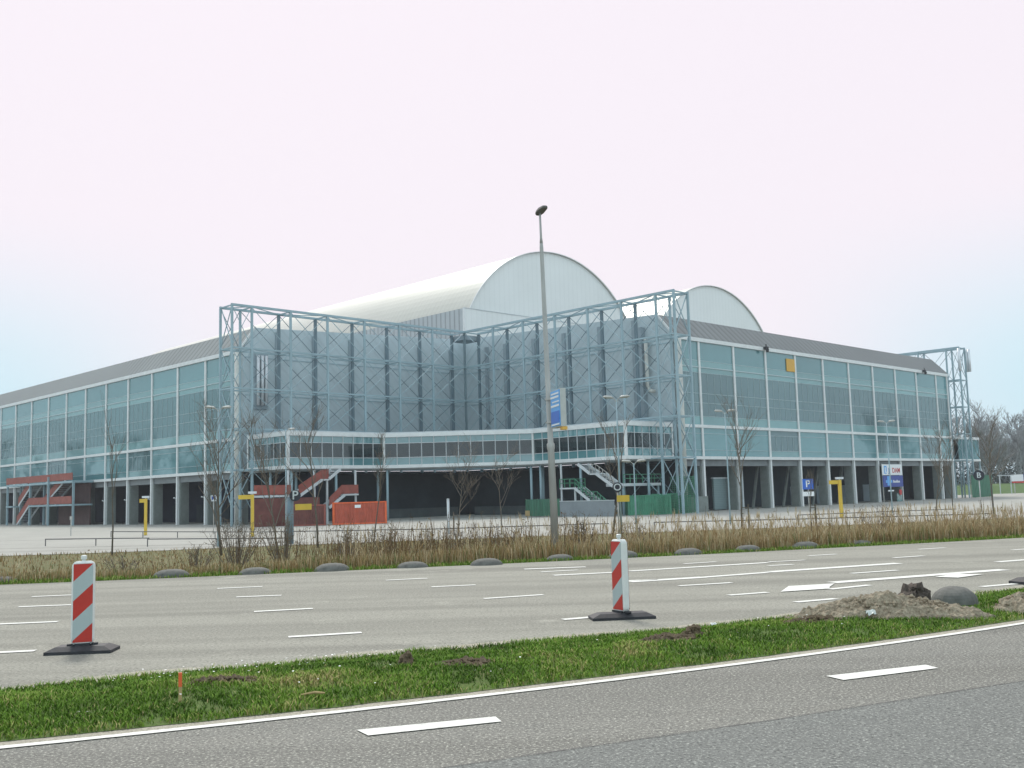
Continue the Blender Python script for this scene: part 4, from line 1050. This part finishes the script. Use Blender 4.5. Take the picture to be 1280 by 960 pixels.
# ------------------------------------------------------------------ median details: sand piles, dug soil, stake, scraps
def pile(name, label, cat, cx, cy, a, c, h, rz, m, seed, n=46, rough=.17):
    b = MB(); V = {}
    co_, si_ = math.cos(rz), math.sin(rz)
    def P(i,j):
        x = (i/n*2-1)*1.15; y = (j/n*2-1)*1.15; d = math.sqrt(x*x+y*y)
        w_ = d+.25*noise.noise((x*1.6+seed,y*1.6,seed))
        z = max(0,1-w_)**.75*h*(1+.5*noise.noise((x*2.2,y*2.2+seed,1)))+ (rough*h*noise.fractal((x*5*a/.5,y*5*c/.5,seed),.75,2.2,6) if w_ < 1.05 else 0)
        X = x*a*co_-y*c*si_; Y = x*a*si_+y*c*co_
        return (X, Y, z-.05-(.1 if w_ > 1.05 else 0))
    for i in range(n):
        for j in range(n): b.face([P(i,j),P(i+1,j),P(i+1,j+1),P(i,j+1)])
    o = b.build(name, m); tag(o, label, cat)
    # clods
    k = MB()
    rs_ = random.Random(seed)
    for q in range(int(330*a)):
        x, y = rs_.gauss(0,.42), rs_.gauss(0,.42)
        if x*x+y*y > 1.1: continue
        X = x*a*co_-y*c*si_; Y = x*a*si_+y*c*co_
        z = max(0,1-math.sqrt(x*x+y*y))**.75*h*.95-.03; s = rs_.uniform(.007,.02)*(2.2 if rs_.random()<.15 else 1)
        n0 = len(k.v)
        k.tube([(X,Y,z-s),(X+s*.2,Y,z),(X,Y+s*.2,z+s*.8)],[s*.6,s,s*.4],5)
    tag(k.build('clods', m, o), kind='stuff')
    o.location = (cx,cy,med_z(cx,cy)+.02)
    return o
pile('sand_pile','long heap of grey sandy spoil on the grass median','sand pile',4.62,13.2,1.15,.45,.31,R(-6),M['sand'],3,84)
pile('sand_pile','small heap of sandy spoil at the right end of the median','sand pile',6.5,13.55,.42,.3,.26,R(10),M['sand'],8,40)
pile('soil_patch','dug brown soil lying before the long sand heap','soil',3.55,12.72,.5,.2,.07,R(25),M['mud'],11,30,.6)
pile('soil_patch','dug brown soil with a clod in the middle of the median','soil',1.62,11.5,.42,.17,.07,R(20),M['mud'],14,30,.6)
pile('soil_patch','bare dug soil with dry grass left of the centre of the median','soil',-.55,10.3,.36,.2,.06,R(10),M['mud'],17,30,.6)
pile('soil_patch','dark dug soil hollow behind the orange-tipped stake','soil',-2.75,9.6,.42,.12,.05,R(18),M['mud'],21,30,.6)
pile('soil_clod','upright clod of brown turf on the median right of the stake','clod',-1.11,10.35,.075,.07,.17,0,M['mud'],24,16,.5)
pile('soil_clod','fist-shaped clods of soil on the mid median patch','clod',1.95,11.72,.17,.09,.14,R(15),M['mud'],27,20,.5)
st = thing('survey_stake', 'thin wooden survey stake with orange-red painted tip in the grass', 'stake', (-2.86,8.86,.02), .3)
b = MB(); b.box(-.013,.013,-.011,.011,-.03,.16); b.build('shaft', M['wood'], st)
b = MB(); b.box(-.0145,.0145,-.0125,.0125,.161,.275); b.build('painted_tip', M['orange_red'], st)
def scrap(label, x, y, sx, sy, h, m, rz, name='litter', cat='litter'):
    b = MB(); n = 5
    for i in range(n):
        for j in range(n):
            P = lambda i,j: ((i/n-.5)*sx,(j/n-.5)*sy,h*(.5+.9*noise.noise((i*.9+x,j*.9+y,0)))+.02)
            b.face([P(i,j),P(i+1,j),P(i+1,j+1),P(i,j+1)])
    o = b.build(name, m); tag(o, label, cat); o.location = (x,y,med_z(x,y)+.03); o.rotation_euler = (R(20),0,rz)
scrap('crumpled white scrap of plastic in the grass before the sand heap',4.3,12.82,.13,.09,.06,M['frame_white'],.4)
scrap('small white paper scrap at the road edge of the median',2.34,12.62,.07,.05,.02,M['frame_white'],.2)
b = MB(); b.tube([(0,0,.0),(.12,-.02,.02),(.2,.0,.01)],[.008,.012,.007],6); o = tag(b.build('wood_chip', M['wood']), 'pale split stick lying in the near grass', 'stick'); o.location = (-1.86,8.95,.07)

# ------------------------------------------------------------------ grass, reeds
def blade(b, x, y, z, h, w, lean, az, t, curl=.5):
    dx, dy = math.cos(az), math.sin(az); px, py = -dy*w/2, dx*w/2
    mx_, my_ = x+dx*lean*.35, y+dy*lean*.35; tx, ty = x+dx*lean, y+dy*lean
    n = len(b.v)
    b.v += [(x-px,y-py,z),(x+px,y+py,z),(mx_+px*.8,my_+py*.8,z+h*.6),(mx_-px*.8,my_-py*.8,z+h*.6),(tx,ty,z+h)]
    b.f += [(n,n+1,n+2,n+3),(n+3,n+2,n+4)]; b.m += [0,0]; b.t += [t]*5
bare = [(3.55,12.72,.42,.17),(1.62,11.5,.38,.15),(-.55,10.3,.3,.17),(-2.75,9.6,.36,.1),(4.62,13.2,1.0,.38),(6.5,13.55,.36,.26),(5.85,14.05,.36,.26)]
g = MB(); cnt = 0
gr = random.Random(3)
while cnt < 100000:
    x = gr.uniform(-6.5,10.5); 
    if gr.random() > 1.15-.05*(x+6.5): continue
    t = gr.random(); y = ymn(x)+.05+.03*noise.noise((x*3,7,0))+(ymf(x)-ymn(x))*t
    if y < 7 and gr.random() < .5: continue
    skip = False
    for bx, by, ba, bc in bare:
        if ((x-bx)/ba)**2+((y-by)/bc)**2 < 1.0: skip = True
    if skip and gr.random() < .93: continue
    cl_ = noise.noise((x*1.3,y*1.3,0)); c2 = noise.noise((x*4,y*4,5))
    if cl_+c2 < -.62 and gr.random() < .7: continue
    h = .022+.024*gr.random()+.022*max(0,cl_)+.024*max(0,c2)
    if t > .93: h *= 1.5
    tt = min(1,max(0,.44+.5*cl_+.25*c2+.3*noise.noise((x*.5,y*.9,8))+gr.gauss(0,.16)))
    if gr.random() < .04: tt = 1
    if t < .05: tt = max(tt, .8*gr.random()+.2)
    blade(g, x, y, med_z(x,y)-.004, h, gr.uniform(.006,.013), h*gr.uniform(.3,1.3), gr.uniform(0,6.283), tt); cnt += 1
tag(g.build('median_grass', M['grass_blade'], tint=True), kind='stuff')
# daisies
g = MB()
for i in range(110):
    if i < 45: x = gr.gauss(-2.6,.6); t = gr.uniform(.5,.9)
    elif i < 60: x = gr.gauss(-1.8,.5); t = gr.uniform(.8,.97)
    else: x = gr.uniform(-5.5,5); t = gr.uniform(.1,.9)
    y = ymn(x)+(ymf(x)-ymn(x))*t; z = med_z(x,y)+gr.uniform(.07,.11); r_ = gr.uniform(.007,.013)
    g.face([(x+r_*math.cos(k*1.047),y+r_*math.sin(k*1.047),z+.004*gr.uniform(-1,1)) for k in range(6)])
tag(g.build('daisies', M['petal']), kind='stuff')
# green strip along the far edge
g = MB()
for i in range(16000):
    x = gr.uniform(-19,22); d = abs(gr.gauss(0,.42))+.02
    if d > 1.3: continue
    y = yfar(x)+d; h = gr.uniform(.04,.12)*(1+d*.4)
    blade(g,x,y,verge_z(x,y)-.01,h,gr.uniform(.012,.022),h*gr.uniform(.2,.8),gr.uniform(0,6.28),min(1,max(0,gr.gauss(.55,.2)+(.4 if gr.random()<.18 else 0))))
tag(g.build('verge_grass', M['grass_blade'], tint=True), kind='stuff')
# dry grass and reeds
g = MB()
def dens(x): return noise.noise((x*.35,1.7,0))
for i in range(52000):
    x = gr.uniform(-21,25); d = .75+abs(gr.gauss(0,1))*1.9
    if d > 7: continue
    y = yfar(x)+d
    right = min(1,max(0,(x+9)/9))
    base = .27+.21*right+.12*dens(x)+.08*noise.noise((x*1.7,d,3))
    h = base*gr.uniform(.6,1.2)*(.75+.25*min(1,d))
    tt = min(1,max(0,gr.gauss(.38,.2)))
    if gr.random() < (.3-.14*right): tt = gr.uniform(.84,1)
    blade(g,x,y,verge_z(x,y)-.02,h,gr.uniform(.012,.026),h*gr.uniform(.05,.45),gr.uniform(0,6.28),tt)
tag(g.build('dry_grass', M['dry_blade'], tint=True), kind='stuff')
g = MB()
for i in range(3000):
    x = gr.uniform(-4.5,24); d = 1.2+abs(gr.gauss(0,1))*2.0
    p = .25+.75*min(1,max(0,(x-.2)/2.2)); p *= .45+.55*(1 if dens(x*1.3+4) > -.1 else .35)
    if gr.random() > p or d > 7: continue
    y = yfar(x)+d; z = verge_z(x,y); h = gr.uniform(.6,1.2)+.25*dens(x)
    az = gr.uniform(0,6.28); le = h*gr.uniform(.04,.2); tt = min(.8,max(0,gr.gauss(.5,.16)))
    blade(g,x,y,z,h,.009,le,az,tt)
    tx, ty, tz = x+math.cos(az)*le, y+math.sin(az)*le, z+h
    for k in range(7):      # feathery plume
        blade(g,tx-math.cos(az)*le*.03*k,ty-math.sin(az)*le*.03*k,tz-.16+.02*k,gr.uniform(.1,.2),gr.uniform(.006,.013),gr.uniform(.02,.09),gr.uniform(0,6.28),min(.8,tt+.05))
    for k in range(3): blade(g,x+math.cos(az)*le*.3,y+math.sin(az)*le*.3,z+h*gr.uniform(.2,.6),h*.3,.014,h*.22,gr.uniform(0,6.28),tt)
tag(g.build('reeds', M['dry_blade'], tint=True), kind='stuff')
g = MB()      # dead weeds: dark stems with curled leaves
for i in range(1100):
    x = gr.gauss(-2.2,2.6) if i < 620 else gr.uniform(-13,20)
    d = 2+abs(gr.gauss(0,1))*4
    if d > 13: continue
    y = yfar(x)+d; z = verge_z(x,y); h = gr.uniform(.7,1.5)*(1 if x > -8 else .6)
    p0 = Vector((x,y,z-.02)); p1 = p0+Vector((gr.gauss(0,.07),gr.gauss(0,.07),h*.6)); p2 = p1+Vector((gr.gauss(0,.07),gr.gauss(0,.07),h*.4))
    tt = gr.random()*.5
    g.tube([p0,p1,p2],[.008,.006,.003],3,0,False,tt)
    for k in range(gr.randint(3,9)):
        q = p0.lerp(p1,gr.uniform(.4,1)) if gr.random() < .4 else p1.lerp(p2,gr.random()); sz_ = gr.uniform(.012,.035)
        c = q+Vector((gr.gauss(0,.04),gr.gauss(0,.04),gr.gauss(0,.02)))
        u_ = Vector((gr.gauss(0,1),gr.gauss(0,1),gr.gauss(0,1))).normalized()*sz_; v_ = Vector((gr.gauss(0,1),gr.gauss(0,1),gr.gauss(0,1))).normalized()*sz_*.6
        g.face([c-u_,c+v_,c+u_,c-v_],0,min(1,tt+gr.random()*.5))
tag(g.build('dry_weeds', M['dead_leaf'], tint=True), kind='stuff')
g = MB()
for i in range(24000):      # rough brown sward further down the bank
    x = gr.uniform(-26,22); d = 3+gr.random()**1.3*12
    y = yfar(x)+d
    if abs(x) > y*.6+3: continue
    h = gr.uniform(.15,.42)*(1+.5*noise.noise((x*.6,d*.5,2)))
    blade(g,x,y,verge_z(x,y)-.02,h,gr.uniform(.016,.03),h*gr.uniform(.1,.6),gr.uniform(0,6.28),min(1,max(0,gr.gauss(.3,.22)+(.55 if gr.random()<.22 else 0))))
tag(g.build('rough_sward', M['dry_blade'], tint=True), kind='stuff')
g = MB()
for i in range(26000):
    x = gr.uniform(-42,46); y = yfar(x)+6+gr.random()**1.0*36
    if y > interp(LE,x,.1,.4)+.3 or abs(x) > y*.6+4: continue
    h = gr.uniform(.06,.26); tt = min(1,max(0,gr.gauss(.3,.3)))
    blade(g,x,y,verge_z(x,y)-.02,h,gr.uniform(.03,.05),h*gr.uniform(.2,.8),gr.uniform(0,6.28),tt)
tag(g.build('bank_grass', M['dry_blade'], tint=True), kind='stuff')

# ------------------------------------------------------------------ trees and shrubs
def grow(seed, hh, spread, levels, trunk_r, first=.3, nb=(5,8), up=.6, twigs=4):
    r = random.Random(seed); segs = []
    def branch(p, d, ln, rad, lev):
        n = 4 if lev < 2 else 3; pts = [p]; dirs = []
        for i in range(n):
            d = (d+Vector((r.gauss(0,.12),r.gauss(0,.12),r.gauss(0,.08)+.05*up))*(.45 if lev == 0 else 1.1)).normalized()
            pts.append(pts[-1]+d*ln/n); dirs.append(d.copy())
        segs.append((lev, pts, [rad*(1-.75*i/n) for i in range(n+1)]))
        if lev >= levels: return
        k = r.randint(*nb) if lev == 0 else r.randint(twigs-1,twigs+1)
        for j in range(k):
            t = (first+(1-first)*(j+.6)/k) if lev == 0 else r.uniform(.25,1)
            i = min(n-1,int(t*n)); q = pts[i].lerp(pts[i+1], t*n-i); a = r.uniform(0,6.28)
            side = Vector((math.cos(a),math.sin(a),0)); dd = (dirs[i]*(up)+side*spread+Vector((0,0,.25*up))).normalized()
            branch(q, dd, ln*(r.uniform(.34,.55) if lev == 0 else r.uniform(.4,.65))*(1.15-.45*t if lev == 0 else 1), max(.006,rad*(.5 if lev == 0 else .55)*(1-.4*t)), lev+1)
    branch(Vector((0,0,-.05)), Vector((r.gauss(0,.03),r.gauss(0,.03),1)), hh, trunk_r, 0)
    return segs
def tree(label, cat, name, loc, hh, seed, spread=.75, levels=3, tr=.07, first=.3, up=.6, nb=(6,9), bark='bark', twig='twig', group=None, twigs=5, minr=.0055, stake=False):
    t = thing(name, label, cat, loc, rnd.uniform(0,6.28), group)
    a, c = MB(), MB()
    for lev, pts, rad in grow(seed, hh, spread, levels, tr, first, nb, up, twigs):
        if lev == 0: a.tube(pts, [x*(.8 if bark == 'bark' else 1) for x in rad], 7)
        else: c.tube(pts, [max(minr,x) for x in rad], 4 if lev < 2 else 3, cap=False)
    a.build('trunk', M[bark], t, smooth=True); c.build('crown', M[twig], t)
    if stake:
        s_ = MB(); s_.tube([(.45,0,0),(.45,0,1.5)],[.05,.05],7); s_.bar((.45,0,1.3),(0,0,1.3),.05); s_.build('tree_stake', M['bark'], t)
    return t
tree('slim leafless sapling standing alone at the left before the facade columns','tree','bare_tree',(-20.68,53.12,LOT),5.7,1,.3,2,.06,.45,1.0,(4,6))
tree('bare multi-branched tree in front of the left frame end','tree','bare_tree',(-14.2,49.97,LOT),5.6,2,.6,3,.085,.12,.9,(9,11))
tree('bare tree beside the thick grey P sign post','tree','bare_tree',(-11.2,48.7,LOT),5.2,3,.55,3,.065,.2,.9,(7,9))
tree('bare tree before the dark red wall with its crown over the walkway','tree','bare_tree',(-10.51,55.0,LOT),5.9,4,.55,3,.075,.3,.9,(6,9))
tree('thin bare tree right of the red container','tree','bare_tree',(-8.18,59.44,LOT),5.0,5,.5,3,.055,.35,.9,(5,8))
tree('staked bare tree left of the lamp with a wide crown','tree','bare_tree',(-3.67,65.9,LOT),4.4,6,.65,3,.05,.3,.8,(7,9),stake=True)
tree('bare tree nearest the left side of the street lamp','tree','bare_tree',(-.9,66,LOT),4.3,7,.6,3,.05,.3,.8,(7,9))
tree('bare dark-stemmed tree beside the ring letter sign','tree','bare_tree',(5.35,57.7,LOT),5.5,8,.45,3,.085,.35,.95,(6,8))
tree('staked dark bare tree before the grey shutter of the right facade','tree','bare_tree',(14.0,64.4,LOT),6.0,9,.5,3,.085,.4,.9,(7,9),stake=True)
tree('thin bare tree before the blue and white company board','tree','bare_tree',(21.0,52,LOT),4.2,10,.4,3,.05,.35,.9,(6,8))
tree('bare young tree with forked upright limbs before the far wood','tree','bare_tree',(33.5,72.7,LOT),5.6,11,.75,3,.09,.35,.95,(8,10))
tree('thin bare sapling between the J. DAM board and the far frame','tree','bare_tree',(24.1,57.1,LOT),4.0,12,.4,3,.045,.35,.9,(5,8))
tree('small paired bare sapling right of the blue parking sign','tree','bare_tree',(16.4,57.7,LOT),2.8,13,.4,2,.045,.5,.9,(4,6),stake=True)
def shrub(label, loc, hh, wd, seed, stems=14, leaves=120, tcol='dead_leaf'):
    t = thing('shrub', label, 'shrub', loc, 0); r = random.Random(seed); a, l = MB(), MB()
    for i in range(stems):
        an = r.uniform(0,6.28); sp_ = r.random()*wd; h_ = hh*r.uniform(.6,1.05)
        p0 = Vector((math.cos(an)*sp_*.3,math.sin(an)*sp_*.3,-.03)); p1 = p0+Vector((math.cos(an)*sp_*.4,math.sin(an)*sp_*.4,h_*.55)); p2 = p1+Vector((math.cos(an)*sp_*.3+r.gauss(0,.06),math.sin(an)*sp_*.3+r.gauss(0,.06),h_*.45))
        a.tube([p0,p1,p2],[.014,.01,.005],4)
        for k in range(5):
            q = p1.lerp(p2,r.random()) if r.random() < .7 else p0.lerp(p1,r.uniform(.4,1)); d = Vector((r.gauss(0,1),r.gauss(0,1),r.uniform(.2,1.3))).normalized()*r.uniform(.15,.4)
            a.tube([q,q+d*.6,q+d+Vector((0,0,.04))],[.007,.006,.004],3,cap=False)
            for j in range(leaves//stems//5+1):
                c = q+d*r.random()+Vector((r.gauss(0,.03),r.gauss(0,.03),r.gauss(0,.03))); s = r.uniform(.015,.035)
                u_ = Vector((r.gauss(0,1),r.gauss(0,1),r.gauss(0,1))).normalized()*s; v_ = Vector((r.gauss(0,1),r.gauss(0,1),r.gauss(0,1))).normalized()*s*.6
                l.face([c-u_,c+v_,c+u_,c-v_],0,r.random())
    a.build('stems', M['twig'], t); l.build('leaves', M[tcol], t, tint=True)
def sz(x, y): return (x,y,verge_z(x,y))
shrub('small leafless shrub on the bank left of the multi-branched tree', sz(-11.7,38), 1.1, .9, 1, 16, 90)
shrub('dense dark leafless shrub around the foot of the multi-branched tree', sz(-10.8,40), 2.0, 1.2, 2, 42, 420)
shrub('dense leafless shrub around the foot of the thick P sign post', sz(-8.9,40), 2.0, 1.1, 3, 36, 380)
shrub('brown-leaved shrub right of the P sign post', sz(-6.7,41), 1.5, .9, 4, 26, 300)
shrub('dry-leaved shrub below the red container', sz(-5.0,40), 1.5, 1.0, 5, 24, 320)
shrub('round shrub with brown leaves before the dark undercroft', sz(-3.2,38), 1.3, .7, 6, 26, 340)
shrub('slender dry stems with brown leaves left of the white post', sz(-2.1,36.5), 1.5, .5, 7, 18, 260)
shrub('green-brown leafy shrub just left of the street lamp', sz(-.45,32), 1.25, .8, 8, 30, 700)
shrub('tall dry shrub just right of the street lamp', sz(2.1,34), 1.6, .6, 9, 26, 420)
shrub('brown shrub behind the middle road beacon', sz(4.1,36), 1.5, .7, 10, 24, 320)
shrub('loose leafless shrub before the yellow post on the right', sz(14.6,42), 1.6, 1.0, 11, 26, 180)
shrub('low dry shrub at the far left bank', sz(-13.6,36), .8, .8, 12, 14, 90)
shrub('brown stems with dry leaves below the pale red-stair landing', sz(-6.0,36), 1.1, .8, 13, 18, 220)

# far wood: a handful of meshes, copied
wood = []
wr = random.Random(77)
for k in range(52):
    x = 93+(k%26)*3.0+wr.uniform(-1,1); wood.append((x, 232+.35*(x-93)+(0 if k < 26 else 16)+wr.choice((0,4,8))+wr.uniform(-2,2)))
protos = []
for i, (x,y) in enumerate(wood):
    if i < 3:
        t = tree('tall bare tree of the hazy wood beyond the parking lot','tree','bare_tree',(x,y,LOT),(12.2,13.2,12.6)[i],40+i,.5,4,.24,.2,.95,(13,15),'hazed_bark','hazed_bark','bare trees of the far wood',5,.028)
        protos.append(t)
    else:
        t = copy_tree(protos[i%3]); t.location = (x,y,LOT); t.rotation_euler = (0,0,rnd.uniform(0,6.28)); s = rnd.uniform(.72,1.1); t.scale = (s*1.1,s*1.1,s)
# trees beside the stadium, outside the picture, seen only as reflections in the glass
for i, (x,y) in enumerate([(-150,166),(-163,180),(-156,193),(-172,200),(-180,214),(-166,218),(-190,228),(-176,236),(-198,244),(-140,158),(-205,262),(-148,178),(138,176),(150,186),(146,198),(162,206)]):
    t = copy_tree(protos[i%3]); t['label'] = 'bare tree across the road mirrored in the stadium glass'; t['group'] = 'bare trees mirrored in the glass'
    t.location = (x,y,0); t.rotation_euler = (0,0,rnd.uniform(0,6.28)); s = rnd.uniform(.8,1.15); t.scale = (s,s,s)
# green bank and hoardings under the far wood
b = MB()
for i in range(40):
    x0, x1 = 70+i*4, 74+i*4
    f = lambda x: 205+.25*(x-70)
    for k,(d0,z0,d1,z1) in enumerate(((0,-.77,6,.9),(6,.9,16,1.3),(16,1.3,60,1.3))):
        b.face([(x0,f(x0)+d0,z0),(x1,f(x1)+d0,z0),(x1,f(x1)+d1,z1),(x0,f(x0)+d1,z1)])
tag(b.build('grass_bank', ground_mat('far_grass', (.09,.15,.05), (.08,.13,.05), (.12,.15,.07), .2, 1)), kind='structure')
hb = MB()
for i in range(5200):
    x = gr.uniform(84,172); y = 230+.3*(x-84)+gr.uniform(0,26); z = 1.0
    for k in range(4): 
        c = Vector((x+gr.gauss(0,.6),y+gr.gauss(0,.6),z+abs(gr.gauss(0,3.0)))); s = gr.uniform(.15,.45)
        u_ = Vector((gr.gauss(0,1),gr.gauss(0,1),gr.gauss(0,1))).normalized()*s; v_ = Vector((gr.gauss(0,1),gr.gauss(0,1),gr.gauss(0,1))).normalized()*s*.6
        hb.face([c-u_,c+v_,c+u_,c-v_],0,gr.random())
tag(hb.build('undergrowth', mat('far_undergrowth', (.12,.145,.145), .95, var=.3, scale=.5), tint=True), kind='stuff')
bb = thing('billboard', 'white and blue billboard with red base strip at the right edge', 'billboard', (101.2,208,-.75), R(-26))
b = MB(); b.box(-1.2,1.0,0,.2,2.45,3.8); b.build('white_panel', M['sign_white'], bb)
b = MB(); b.box(1.02,3.2,0,.2,2.45,3.9); b.build('blue_panel', M['sign_navy'], bb)
b = MB(); b.box(-1.1,2.9,-.05,.15,2.1,2.43); b.build('red_strip', M['sign_red'], bb)
for x in (-.7,2.0):
    b = MB(); b.box(x-.1,x+.1,.05,.25,0,2.44); b.build('leg', M['galv'], bb)
bt = thing('goal_frame', 'thin pale steel frame left of the white and blue billboard', 'frame', (97.2,205,-.75), R(-24))
b = MB()
for x in (-1.0,1.0): b.box(x-.08,x+.08,-.08,.08,0,3.6)
b.box(-1.4,1.6,-.08,.08,3.6,3.75); b.build('posts', M['dull_white'], bt)
# pale wall line at the end of the lot on the right

bpy.context.view_layer.update()
hm = bpy.data.materials.new('haze'); hm.use_nodes = True; hn = hm.node_tree
hn.nodes.remove(hn.nodes['Principled BSDF'])
pv = hn.nodes.new('ShaderNodeVolumePrincipled'); pv.inputs['Color'].default_value = (.93,.96,1,1); pv.inputs['Density'].default_value = .0003
hn.links.new(pv.outputs[0], hn.nodes['Material Output'].inputs['Volume'])
b = MB(); b.box(-1700,1700,-700,1900,-2,46); tag(b.build('haze', hm), kind='stuff')
